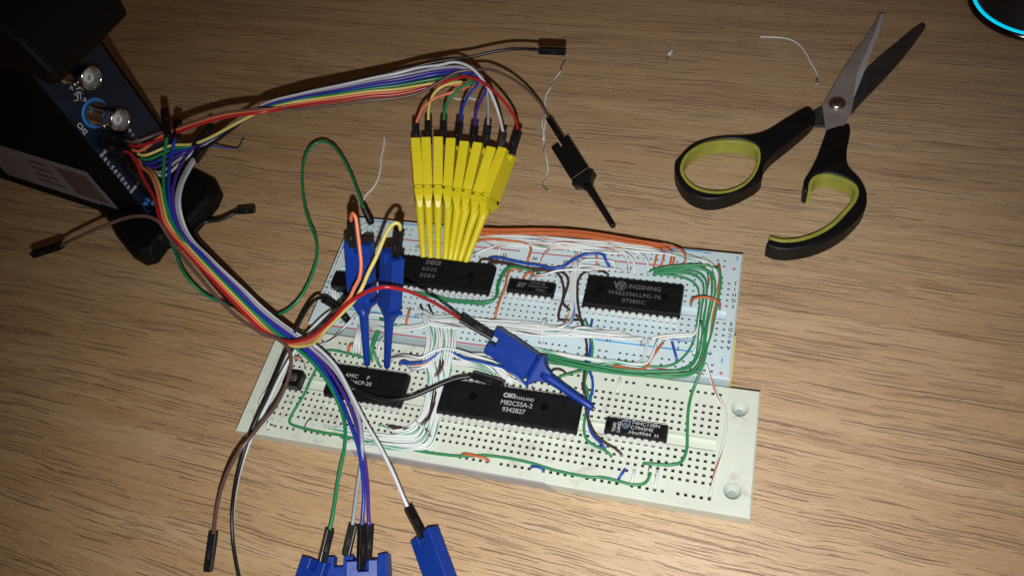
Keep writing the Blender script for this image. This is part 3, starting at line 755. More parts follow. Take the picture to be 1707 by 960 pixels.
wire('wr', Q('d1', [(865, 485), (900, 400), (960, 320), (1030, 262), (1120, 250), (1300, 270), (1500, 300), (1800, 330), (1980, 350)]), ZA, 3.4, "white wire with a red stripe arching up left of the printed 35")
wire('w', Q('d1', [(380, 290), (370, 345), (355, 400)]), ZA, 2.2, "short white jumper crossing the printed 25")
wire('b', Q('d1', [(250, 430), (350, 420), (500, 455), (700, 495), (850, 515), (1000, 550), (1130, 530), (1260, 440), (1380, 390), (1500, 375), (1600, 385), (1640, 470), (1680, 530)]), ZA, 3.4, "long blue wire waving between the printed 25 and 45", r=.55)
wire('b', Q('d1', [(700, 215), (760, 220), (830, 235)]), ZA, 1.6, "short blue jumper under the white wires beside the printed 30")
wire('o', Q('d1', [(1520, 380), (1528, 430), (1524, 510)]), ZA, 1.4, "short orange jumper crossing the printed 40")
wire('n', Q('c4', [(532, 28), (560, 10), (640, 22), (800, 52), (950, 88), (1200, 112), (1285, 140), (1320, 200), (1280, 350), (1240, 470), (1235, 545), (1330, 552), (1430, 552)]), ZA, 2.4, "brown wire making the sharp corner right of the small back chip", r=.5)
wire('n', Q('c4', [(610, 45), (700, 42), (850, 68), (1000, 105), (1200, 122), (1255, 180), (1280, 300), (1272, 400), (1330, 460), (1400, 520), (1450, 560)]), ZA, 1.8, "brown wire crossing diagonally below the small back chip", r=.5)
for k in range(3):
    q = k * 7
    wire('g', Q('c4', [(1060 - q * 3, 122 - q), (950, 92 + q), (830, 68 + q), (765 + q, 95 + q), (715 + q, 175), (685 + q, 255), (680 + q, 335 - q), (645 + q, 385 - q), (560, 412 - q * 1.4), (450, 402 - q), (250, 382 - q), (100, 342 - q), (-60, 318 - q)]), ZA, 1.6 + k * .7,
         f"green wire curling round the right end of the 6502 chip, {['lowest', 'middle', 'topmost'][k]} of three", "green wires round the 6502 chip")
wire('o', Q('c4', [(900, 113), (860, 98), (815, 102), (780, 150), (762, 250), (720, 350), (690, 440), (668, 530)]), ZA, 2.0, "orange wire snaking down between the 6502 chip and the small chip", r=.5)
wire('o', Q('c4', [(1000, 128), (960, 135), (922, 175)]), ZA, 2.0, "short orange jumper just above the small back chip", r=.55)
wire('wr', Q('c4', [(985, 165), (1050, 158), (1120, 145), (1200, 118), (1300, 105), (1400, 100), (1520, 112), (1590, 110)]), ZA, 3.6, "white wire with a red stripe rising from above the small chip to the right")
wire('n', Q('e4', [(430, 315), (400, 295), (350, 292), (300, 303), (272, 335), (264, 420), (275, 520), (300, 620), (315, 700), (303, 820), (296, 900), (305, 960)]) + Q('d4', [(785, 240, 12), (820, 380, 11), (828, 520, 10), (860, 640, 9.5), (920, 750, 9), (1020, 830, 8.6), (1110, 880, 8.4), (1175, 940, 8)]), ZB, 4.5, "long brown wire from the WINGSHING chip down to the cream breadboard", r=.5, ends=(0, 1))
wire('g', Q('e4', [(305, 552), (318, 580), (335, 640), (345, 710), (330, 790), (305, 870), (303, 930)]) + Q('d4', [(815, 260, 11), (845, 380, 10), (830, 480, 9), (812, 580, 9), (800, 700, 8.7), (830, 800, 8.4), (920, 860, 8.2), (1000, 895, 8.2), (1070, 955, 8)]), ZB, 4.0, "long green wire beside the brown one, ending below the marked 74HC138N chip", r=.5, ends=(0, 1))
wire('b', Q('e4', [(343, 552), (335, 600), (333, 700), (322, 790), (330, 830), (345, 880), (342, 960)]) + Q('d4', [(880, 320, 11), (862, 420, 10), (845, 520, 9), (850, 650, 8.7), (890, 750, 8.4), (960, 820, 8.2), (1010, 880, 8)]), ZB, 3.5, "long blue wire beside the brown and green ones", r=.5, ends=(0, 1))
wire('wg', Q('e4', [(350, 640), (345, 720), (338, 800), (335, 840)]), ZB, 2.5, "short white wire with a green stripe next to the long blue wire", ends=(0, 1))
# wires round the left side of the WINGSHING chip
G = "white wires beside the WINGSHING chip"
for k in range(4):
    c_ = ['wo', 'w', 'wn', 'wb'][k]
    wire(c_, Q('e4', [(262 + k * 3, 190 + k * 22), (245 + k * 5, 240), (235 + k * 7, 300), (228 + k * 8, 380), (230 + k * 7, 450), (215 + k * 10, 530), (200 + k * 6, 575), (150, 590 + k * 3), (60, 572 + k * 5), (-60, 560 + k * 5)]), ZA, 1.5 + k * .5,
         f"{CN[c_]} running down left of the WINGSHING chip, {ORD[k]} there", G)
wire('w', Q('d2', [(40, 170), (45, 80), (80, 30), (180, 20), (330, 30), (430, 45), (445, 105)]), ZA, 2.5, "white wire looping squarely over the printed 40")
wire('w', Q('d2', [(-10, 190), (10, 110), (60, 88), (200, 95), (350, 115), (450, 125), (520, 148)]), ZA, 1.7, "white wire lying straight just above the WINGSHING chip")
wire('wr', Q('d2', [(-60, 135), (60, 128), (200, 125), (380, 128), (500, 145)]), ZA, 2.8, "white wire with a red stripe crossing above the WINGSHING chip")
# green loop on the right
G = "green wires looping round the right end of the white breadboard"
gr = [
 [(640, 300), (720, 275), (850, 262), (960, 265), (1015, 285), (1030, 340), (1020, 420), (1000, 520), (980, 620), (955, 700), (940, 760), (915, 812), (860, 848), (760, 862), (600, 852), (400, 830), (200, 795), (60, 760)],
 [(678, 292), (800, 285), (920, 283), (965, 300), (982, 340), (980, 420), (962, 520), (945, 620), (930, 720), (905, 800), (860, 832), (740, 845), (560, 840), (350, 812), (150, 768), (20, 722)],
 [(700, 300), (840, 296), (915, 305), (947, 340), (952, 450), (937, 560), (925, 660), (903, 755), (855, 812), (740, 826), (500, 818), (300, 785), (100, 742)],
 [(672, 306), (820, 306), (890, 318), (932, 356), (930, 480), (915, 600), (905, 700), (880, 780), (820, 816), (700, 830), (450, 822), (220, 782), (80, 735)],
 [(668, 312), (780, 318), (850, 336), (898, 370), (916, 440), (905, 550), (890, 640), (860, 715), (800, 778), (740, 802), (640, 802), (480, 785), (380, 798), (270, 828), (170, 858)],
 [(700, 285), (830, 272), (930, 278), (985, 310), (1000, 380), (985, 470), (965, 560), (950, 650), (930, 740), (890, 815), (820, 850), (640, 848), (480, 838), (300, 806)]]
for k, g_ in enumerate(gr):
    wire('g', Q('e4', g_), ZA, [4.2, 3.2, 2.4, 1.6, 1.2, 3.6][k], f"green wire of the right end loop, {['outermost of six', 'third from outside', 'fourth from outside', 'fifth from outside', 'innermost of six', 'second from outside'][k]}", G, r=.42)
wire('g', Q('e4', [(920, 560, 14), (945, 640, 14), (950, 720, 13.5), (930, 800, 12.5), (905, 870, 10.5)]) + Q('g1', [(575, 180, 8.6), (556, 260, 8.3), (548, 400, 8.2), (545, 490, 8.2), (515, 562, 8.2), (450, 578, 8.2), (360, 572, 8.2), (308, 570, 8)]), ZB, 1.0, "green wire leaving the right end loop and bending left on the cream breadboard", r=.55, ends=(0, 1))
wire('o', Q('e4', [(1018, 258), (1026, 330), (1010, 430), (985, 540), (965, 640), (950, 720), (925, 790), (900, 825)]), ZA, 3.0, "orange wire running down inside the green wires at the right end", r=.52)
wire('o', Q('e4', [(870, 457), (890, 440), (930, 432), (980, 440), (1010, 455), (1025, 475)]), ZA, 6.0, "short orange jumper bridging over the green wires", r=.5)
wire('wb', Q('e4', [(930, 222), (965, 250), (985, 300), (990, 380), (975, 450), (955, 540), (950, 600)]), ZA, 1.2, "white wire with a blue stripe peeking out right of the green wires")
wire('w', Q('e4', [(925, 330), (920, 420), (910, 520), (900, 600), (885, 625), (800, 632), (720, 640), (660, 652)]), ZA, 1.0, "plain white wire turning left under the WINGSHING chip")
wire('wo', Q('e4', [(915, 560), (885, 632), (800, 642), (740, 650), (690, 655)]), ZA, 1.6, "white wire with an orange stripe turning left under the WINGSHING chip")
wire('wb', Q('e4', [(925, 640), (885, 660), (820, 664), (760, 658), (722, 655)]), ZA, 1.0, "white wire with a blue stripe just above the blue rail line")
wire('o', Q('e4', [(720, 675), (690, 715), (655, 765), (632, 805), (610, 817), (550, 815), (460, 798)]), ZA, 1.2, "orange wire running diagonally down beside the printed 10", r=.5)
wire('b', Q('e4', [(770, 675), (782, 720), (795, 765)]), ZA, 1.0, "short blue jumper beside the printed 5", r=.5)
for k in range(2):
    wire('wg', Q('e4', [(645 + k * 48, 652), (632 + k * 46, 700), (620 + k * 40, 750), (595 + k * 35, 782 + k * 4), (480, 775 + k * 6), (300, 755 + k * 6), (120, 722 + k * 8), (20, 705 + k * 8)]), ZA, 1.8, f"white wire with a green stripe dropping over the blue rail line, {['left', 'right'][k]} of two")
wire('wn', Q('e4', [(100, 552), (82, 560), (76, 600), (75, 668)]), ZA, 4.0, "short white wire with a brown stripe arching over the white bundle")
# white bundle along the lower half of the white board
G = "white wires along the front of the white breadboard"
cs = ['wn', 'w', 'wg', 'w', 'wg', 'wg', 'w', 'wn', 'wg', 'w']
en = [(1003, 549), (1036, 553), (1043, 556), (1050, 559), (1056, 562), (1062, 564), (1068, 566), (985, 547), (998, 552), (1072, 564)]
for k in range(10):
    rnd = random.Random(k + 50); j_ = lambda a=1.6: rnd.uniform(-a, a)
    t = k / 9 * 22
    st = (698 + (k % 4) * 7, 514 + (k * 3.1) % 14)
    pts = [st, (716 + (k % 3) * 5, 526 + t * .7 + j_()), (760, 528 + t * .8 + j_()), (800, 531 + t * .9 + j_()), (850, 536 + t * .9 + j_()), (900, 541 + t * .8 + j_()), (950, 545 + t * .7 + j_()), (en[k][0] - 25, en[k][1] - 1 + j_(1)), en[k]]
    wire(cs[k], pts, ZA, 1.3 + (k * 0.7) % 2.6, f"{CN[cs[k]]} in the white board's front bundle, {ORD[k]} from its back", G)
for k in range(4):
    wire(['wg', 'w', 'wg', 'w'][k], Q('c3', [(640 + k * 8, 515 + k * 26), (780, 522 + k * 28), (940, 568 + k * 18), (1100, 575 + k * 14), (1200, 562 + k * 14), (1310, 530 + k * 12), (1400, 480 + k * 10)]), ZA, 2.0 + k * .4, f"white wire curving rightward in front of the 6502 chip, {ORD[k]} from the back")
wire('w', Q('c3', [(510, 440), (640, 438), (760, 445), (835, 470)]), ZA, 1.5, "white wire passing behind the two upright blue clips")
wire('w', Q('c3', [(940, 490), (1025, 490), (1060, 530)]), ZA, 1.5, "short white jumper right of the upright blue clips")
wire('o', Q('c3', [(1122, 370), (1100, 450), (1075, 555)]), ZA, 1.6, "short orange jumper crossing the front blue line", r=.5)
for k in range(2):
    wire('n', Q('c3', [(1240 + k * 95, 330), (1280 + k * 90, 420), (1330 + k * 75, 510)]) + Q('e3', [(590 + k * 12, 690), (608 + k * 12, 770), (620 + k * 14, 830), (617 + k * 14, 900)]) + Q('d3', [(505 + k * 24, 300, 9.5), (490 + k * 24, 480, 9), (450 + k * 24, 660, 9), (380 + k * 24, 750, 9), (300, 790 + k * 12, 8.5), (180, 800 + k * 10, 8.5), (60 - k * 10, 775 + k * 8, 8.5)]) , ZB, 3.9,
         f"brown wire crossing from the white to the cream breadboard, {['left', 'right'][k]} of two", "brown wires between the two boards", ends=(0, 1), r=.5)
# vertical bundle down between the two left chips of the cream board
G = "white wires crossing between the boards and curving left"
for k in range(12):
    rnd = random.Random(k + 90); j_ = lambda a=1.0: rnd.uniform(-a, a)
    u = k / 11.0   # left -> right strand
    x0 = 712 + 46 * u
    cd = ['wg', 'w', 'wg', 'wg', 'w', 'wg', 'w', 'wg', 'wg', 'w', 'wg', 'wg'][k]
    yb = 716 + 30 * u
    xe = [632, 655, 668, 560, 600, 548, 575, 541, 590, 640, 620, 580][k]
    ye = [708, 712, 716, 712, 718, 712, 716, 710, 722, 742, 742, 735][k]
    pts = [(x0 - 6 + j_(3), 521 + rnd.uniform(0, 14), ZA + 1.5), (x0 - 2, 545 + j_(), ZA + 2.5), (x0 + j_(), 572, ZA + 2.6), (x0 - 6 + j_(), 600, ZA + 1.5), (715 + 34 * u + j_(), 632, ZB + 2.5), (710 + 31 * u + j_(), 665, ZB + 1.8), (700 + 32 * u + j_(), 695, ZB + 1.2 + rnd.random()),
           (678 + 40 * u + j_(), yb - 3, ZB + 1.2 + rnd.random()), (650 + 38 * u, yb + 2 + j_(), ZB + 1.2 + rnd.random() * .8), (max(xe + 18, 600 + 10 * u), (yb + 2) * .6 + ye * .4 + j_(), ZB + 1.3), (xe, ye)]
    wire(cd, pts, ZB, 1.0, f"{CN[cd]} curving left of the OKI chip, {ORD[k]} strand from the left", G, ends=(0, 1))
# bundle arching over from the left to behind the OKI chip
G = "wires arching behind the OKI chip"
ar = [('wn', [(65, 110), (200, 75), (380, 95), (470, 45), (560, 10), (700, 15), (900, 75), (1130, 145)], 5.5),
      ('b', [(155, 155), (200, 130), (250, 150), (430, 128), (520, 70), (600, 25), (680, 40), (800, 100), (940, 130), (1100, 170), (1180, 190), (1300, 260), (1430, 375)], 4.6),
      ('w', [(270, 205), (350, 205), (430, 175), (490, 110), (560, 60), (650, 50), (760, 100), (900, 130), (1050, 165), (1150, 225), (1290, 345)], 3.6),
      ('wo', [(240, 180), (330, 175), (420, 160), (480, 95), (570, 55), (700, 65), (840, 115), (1000, 145), (1140, 190), (1260, 275)], 4.0),
      ('wb', [(275, 215), (400, 200), (470, 160), (530, 105), (600, 90), (720, 130), (900, 130), (1080, 185), (1180, 280), (1270, 355)], 3.2),
      ('wg', [(500, 240), (520, 160), (580, 125), (680, 140), (800, 145), (950, 165), (1060, 200), (1110, 240)], 2.6),
      ('wg', [(560, 235), (575, 165), (640, 150), (760, 165), (900, 185), (1020, 230), (1080, 265)], 2.0),
      ('w', [(620, 75), (750, 40), (860, 60), (1010, 65)], 4.0),
      ('b', [(160, 150), (230, 160), (330, 150), (420, 140)], 1.6),
      ('wg', [(1370, 285), (1420, 320), (1475, 375)], 2.0),
      ('w', [(1130, 190), (1230, 280), (1355, 352)], 3.0)]
dsc = ["white wire with a brown stripe, backmost of the arch", "long solid blue wire of the arch", "plain white wire in the middle of the arch", "white wire with an orange stripe in the arch", "white wire with a blue stripe in the front of the arch",
       "white wire with a green stripe, second from the front of the arch", "white wire with a green stripe, frontmost of the arch", "short white wire across the top of the arch", "short solid blue wire at the left foot of the arch", "short white wire with a green stripe under the blue clip collar", "plain white wire at the right foot of the arch"]
for (c_, pts, lf), ds in zip(ar, dsc): wire(c_, Q('d3', pts), ZB, lf, ds, G, r=.5)
wire('g', Q('e6', [(805, 220), (870, 200), (950, 180), (1040, 150), (1120, 145), (1240, 150)]), ZB, 4.2, "green wire rising right from under the blue clip stem", ends=(1, 0))
wire('n', Q('e6', [(762, 190), (780, 178), (810, 178), (838, 192)]), ZB, 3.0, "small brown wire loop above the blue clip stem", r=.4)
# cream board odds and ends
wire('g', Q('c1', [(1045, 268), (960, 236), (870, 212), (760, 190), (715, 195), (685, 260), (640, 330), (600, 410), (560, 500), (500, 600), (450, 690), (450, 720), (540, 755), (700, 790), (840, 812)]) + Q('d7', [(180, 170), (300, 190), (480, 225), (640, 245), (760, 260), (860, 290), (1050, 335), (1300, 370)]) +
     Q('h1', [(350, 110), (480, 112), (600, 105), (850, 135), (1060, 180), (1250, 240), (1450, 285), (1640, 315)]) + Q('d5', [(100, 705), (200, 720), (320, 752), (420, 775), (500, 775), (550, 750), (575, 705), (588, 668)]), ZB, 0.5, "long green wire running the whole front of the cream breadboard", r=.52)
wire('g', Q('c3', [(790, 470), (775, 540), (740, 640), (700, 740), (680, 830), (680, 940)]), ZB, 4.5, "green wire between the two upright blue clip stems", r=.55)
wire('g', Q('c3', [(815, 470), (800, 540), (770, 630), (725, 740), (700, 830), (760, 1000)]), ZB, 3.9, "second green wire between the two upright blue clip stems", r=.55)
wire('o', Q('c1', [(905, 140), (882, 165), (875, 205)]), ZB, 2.0, "short orange jumper at the back left of the cream breadboard", r=.6)
for k in range(3):
    wire('w', Q('c3', [(540 + k * 16, 560 + k * 10), (515 + k * 22, 640), (490 + k * 26, 760), (470 + k * 34, 870)]), ZB, 5 - k, f"white wire dropping from the back board beside the left blue stem, {ORD[k]} from the left", r=.48)
wire('wn', Q('c3', [(520, 400), (450, 500), (340, 620), (220, 740), (70, 795)]), ZB, 5, "white wire with a brown line slanting to the left corner between the boards")
wire('w', Q('c3', [(840, 690), (790, 740), (765, 830), (750, 915)]), ZB, 3, "white wire left of the right blue stem foot")
wire('wr', [(1176, 606, 12.5)] + Q('g1', [(660, 50, 12), (690, 140, 9.0), (750, 260, 8.5), (765, 330, 8.5), (740, 480, 8.5), (700, 620, 8.3), (675, 750, 8)]), ZB, 1, "white wire with a red stripe down the right end of the cream breadboard", ends=(0, 1))
wire('b', Q('d5', [(350, 630), (322, 670), (290, 720)]), ZB, 0.9, "short blue jumper at the front right of the cream breadboard", r=.5)
wire('w', Q('d5', [(435, 640), (424, 700), (410, 765)]), ZB, 0.9, "short white jumper at the front right of the cream breadboard", r=.5)
wire('wn', Q('d5', [(655, 650), (645, 730), (628, 810)]), ZB, 0.9, "short white jumper with a brown stripe beside the end of the long green wire")
wire('wn', Q('d5', [(580, 600), (570, 640), (572, 668)]), ZB, 0.9, "tiny bare jumper above the end of the long green wire", r=.25)
wire('w', Q('g1', [(178, 100), (168, 140), (160, 180)]), ZB, 0.9, "short white jumper above the 74HC138N chip", r=.5)
wire('o', Q('h1', [(400, 96), (430, 92), (520, 108), (610, 130), (648, 158)]), ZB, 1.6, "short orange jumper over the long green wire at the front", r=.5)
wire('b', Q('h1', [(1055, 215), (1110, 212), (1150, 228), (1175, 245)]), ZB, 0.9, "short blue jumper lying along the front row of the cream breadboard", r=.5)
wire('b', Q('d7', [(885, 275), (940, 270), (990, 285), (1040, 315)]), ZB, 0.9, "short blue jumper at the front below the curved white bundle", r=.5, tips=(.5, 3))
wire('w', Q('d3', [(320, 722), (360, 770), (415, 805), (445, 850), (472, 890)]), ZB, 3.0, "short white jumper tying over the curved bundle", r=.45, tips=(.5, 3.4))
wire('w', Q('c1', [(318, 690), (300, 712), (290, 760)]), ZB, 1.0, "short white jumper at the front left corner of the cream breadboard", r=.45)
wire('n', Q('c1', [(285, 712), (310, 728), (340, 742)]), ZB, 0.8, "tiny dark jumper at the front left corner of the cream breadboard", r=.25)
wire('n', Q('c1', [(592, 690), (565, 725), (552, 770)]), ZB, 1.2, "thin bare jumper crossing the long green wire", r=.22)
wire('wb', Q('c1', [(320, 400), (280, 480), (232, 560), (236, 615)]), ZB, 2.0, "white wire with a blue stripe at the left end of the cream breadboard", ends=(0, 0), r=.4)
for k in range(2):
    wire('w', Q('c2', [(400 + k * 20, 440 + k * 60), (345 + k * 15, 560 + k * 30), (285 + k * 25, 700 + k * 30), (255 + k * 20, 830)]) + Q('c3', [(243 + k * 24, 90), (240 + k * 28, 180), (245 + k * 30, 270 + k * 10)]), ZA, 1.6, f"white wire curving down the left end of the white breadboard, {['outer', 'inner'][k]} of two")
wire('w', Q('c2', [(635, 230), (590, 245), (540, 290), (430, 400), (395, 450)]), ZA, 2.0, "white wire at the back left corner of the white breadboard")
wire('w', Q('c2', [(630, 290), (590, 320), (560, 350)]), ZA, 1.0, "short white jumper at the back left corner of the white breadboard")
wire('w', Q('c2', [(670, 480), (760, 485), (830, 500), (915, 520)]), ZA, 1.4, "white wire behind the left end of the 6502 chip")
wire('w', Q('c2', [(810, 505), (850, 540), (880, 545)]), ZA, 1.0, "stubby white jumper behind the left end of the 6502 chip")

# ------------------------------------------------------------------ jumper leads with crimp housings
def housing(root, a, b_, w=2.6, m_=None, name="connector_housing", slot=True):
    a = Vector(a); b_ = Vector(b_)
    Y = (b_ - a).normalized(); vw = (CPOS - (a + b_) / 2).normalized()
    Z = (vw - Y * vw.dot(Y)).normalized(); X = Y.cross(Z)
    ro_ = random.choice((-1, 1)) * random.uniform(0.22, 0.42); Z, X = Z * math.cos(ro_) + X * math.sin(ro_), X * math.cos(ro_) - Z * math.sin(ro_)
    mb = MB()
    mb.box((a + b_) / 2, (w, (b_ - a).length, w), (X, Y, Z), bev=0.22)
    o = mb.build(name, m_ or M_BLK, root)
    if slot:
        mb = MB()
        L_ = (b_ - a).length
        c = a + Y * L_ * 0.55 + Z * (w / 2)
        mb.box(c, (0.9, L_ * 0.24, 0.10), (X, Y, Z))
        mb.box(c + Y * 0.6 + X * .2, (0.4, L_ * 0.10, 0.22), (X, Y, Z), mi=1)
        mb.build("contact_window", [mat("window_dark", (0.002, 0.002, 0.002), 0.5), M_MET], root)
    return o
def lead(color, pts, label, h0=None, h1=None, r=0.68, group=None, word="jumper_lead"):
    W = [P(*p) if len(p) == 3 and not isinstance(p, Vector) else p for p in pts]
    root = empty(word, W[0]); tag(root, label, "jumper wire", group)
    mb = MB(); mb.tube(spline(W, 1.6), r, 10); mb.build("wire", J[color], root)
    for h in (h0, h1):
        if h: housing(root, h[0], h[1])
    return root
# oscilloscope end panel frame
PN = Vector((.98, -.2, 0)).normalized(); PU = Vector((.2, .98, 0)).normalized(); PO = Vector((-262, 50, 0))
def PP(px, py, off=0.0):
    v = rx * ((px - 853.5) / FPX) + ry * ((py - 480) / FPX) + rz
    s = (PN.dot(PO + PN * off - CPOS)) / PN.dot(v)
    return CPOS + v * s
def SV(u, v, n=0.0): return PO + PU * u + PN * n + Vector((0, 0, v))

def plug(px, py, off=15):   # lead start in front of the header + its housing down to the panel
    e = PP(px, py, off); b_ = e - PN * (off - 1.5)
    return e, (b_, e + PN * 0.6)
GT = "leads of the upper ribbon"
up_y = dict(white=122.8, grey=128, purple=133, blue=138, green=143.5, yellow=149, orange=153.5, red=158, brown=164)
order = ["white", "grey", "purple", "blue", "green", "yellow", "orange", "red", "brown"]
start = dict(brown=(210, 234), red=(215, 241), orange=(220, 249), yellow=(229, 256), green=(234, 263), blue=(238, 270), purple=(246, 276), grey=(254, 284), white=(260, 290))
tails = dict(
    orange=[(755, 154, 43), (724, 165, 42), (705, 181, 41), (693, 206, 39)], yellow=[(770, 137, 44), (749, 140, 44), (727, 152, 43), (716, 174, 41), (714, 202, 39)],
    green=[(789, 137, 44), (774, 143, 44), (758, 156, 43), (744, 174, 41), (739.5, 202, 39)], blue=[(796, 138, 44), (783, 156, 42), (772, 177, 40), (767, 205, 38)],
    purple=[(810, 149, 43), (803, 165, 42), (794, 187, 40), (791.5, 211, 38)], grey=[(800, 126, 44), (811, 149, 42), (814, 181, 39), (814, 211, 37)],
    white=[(733, 109, 47), (758, 104, 48), (783, 112, 48), (805, 134, 46), (821, 162, 43), (833, 196, 39), (840, 222, 37)],
    red=[(767, 129, 47), (786, 130, 48), (808, 140, 47), (836, 165, 44), (858, 196, 40), (864.5, 219, 37)],
    brown=[(733, 137, 46), (761, 121, 47), (792, 117, 46), (817, 117, 43), (849, 129, 36), (879, 150, 26), (901, 174, 16), (916, 200, 8)])
mids = dict(white=[(700, 113, 46)], grey=[(733, 114, 46), (770, 113, 46)], purple=[(733, 119, 45), (775, 117, 45), (800, 130, 45)], blue=[(733, 124, 44), (775, 122, 45)], green=[(733, 131, 44), (775, 128, 45)],
            yellow=[(720, 139, 42), (745, 135, 41), (783, 134, 40)], orange=[(733, 143, 42), (783, 143, 41)], red=[(725, 143, 45)], brown=[(700, 155, 45)])
mids['yellow'] = [(720, 140, 43)]
yclip_h = {}
def clip_axis(tip, zt, top, ztop):
    return P(*tip, zt), P(*top, ztop)
Y_CL = [  # colour of lead, tip px, top px (narrow edge, centre), roll
    ('orange', (706, 430), (692, 238), 0.05), ('yellow', (718, 431), (710, 237), 0.0), ('green', (730, 432), (731, 236), -0.03), ('blue', (742, 433), (755, 238), -0.2),
    ('purple', (750, 434), (779, 243), -0.3), ('grey', (757, 435), (801, 245), -0.3), ('white', (766, 436), (824, 252), -0.35), ('red', (776, 438), (846, 254), -0.55)]
hous = {'orange': ((692.5, 206), (693, 242)), 'yellow': ((714, 202), (714, 240)), 'green': ((740, 202), (738, 240)), 'blue': ((767, 204), (762, 243)), 'purple': ((792, 211), (787, 247)), 'grey': ((814, 210), (808, 247)), 'white': ((840, 221), (832, 255)), 'red': ((865, 218), (852, 258))}
for i, c in enumerate(order):
    e, hb = plug(*start[c])
    W = [e - PN * 1.0, e + PN * 4]
    k = i
    if c in ('brown', 'red', 'orange'):
        dy = {'brown': 0, 'red': 7, 'orange': 4}[c]
        W += [P(270, 221 + dy * 1.6, 56), P(325, 203 + dy, 62), P(380, 188 + dy, 63), P(442, 182 + (5 if c == 'red' else 3 if c == 'orange' else 0), 62)]
    else:
        q = ['yellow', 'green', 'blue', 'purple', 'grey', 'white'].index(c)
        W += [P(285 + q * 3, 243 + q * 6, 48 - q), P(318, 241 + q * 3.2, 48 - q), P(345, 232 + q * 1.2, 50 - q), P(400, 203 + q * .8, 54 - q), P(442, 183 - q * 1.8, 57)]
    y5 = {'white': 157, 'grey': 159.5, 'purple': 162, 'blue': 164, 'green': 166.5, 'yellow': 169.5, 'orange': 173, 'red': 176.5, 'brown': 182}[c]
    y6 = {'white': 143, 'grey': 146.5, 'purple': 150, 'blue': 153, 'green': 156.5, 'yellow': 160, 'orange': 163.5, 'red': 168, 'brown': 175}[c]
    W += [P(502, y5, 56), P(567, y6, 51), P(620, (y6 + up_y[c]) / 2 - 2, 48), P(661, up_y[c], 46)] + [P(*p) for p in mids[c]]
    tl = [P(*p) for p in tails[c]]
    W += tl
    if c == 'brown':
        h = (P(915, 197, 8.5), P(946, 246, 6))
        lb = "brown jumper lead running to the black test clip on the table"
    else:
        a, b_ = hous[c]
        h = (P(*a, 38.5), P(*b_, 34))
        lb = f"{c} jumper lead of the upper ribbon ending in a yellow test clip"
    W[-1] = h[0] + (h[1] - h[0]).normalized() * 0.8
    lead(c, W, lb, hb, h, group=GT, r=0.61)
lead('black', [(290, 262, 35), (340, 248, 45), (400, 206, 52), (442, 176, 54), (502, 154, 53), (567, 140, 50), (620, 128, 47), (661, 119, 45), (710, 107, 45), (755, 99, 44), (786, 95, 44), (817, 88, 44), (849, 82.5, 44), (875, 82, 44), (902, 84, 44)], "black jumper lead with its loose housing hovering at the top of the table", None, (P(898, 84.5, 44), P(943, 86.5, 44)), group=GT)

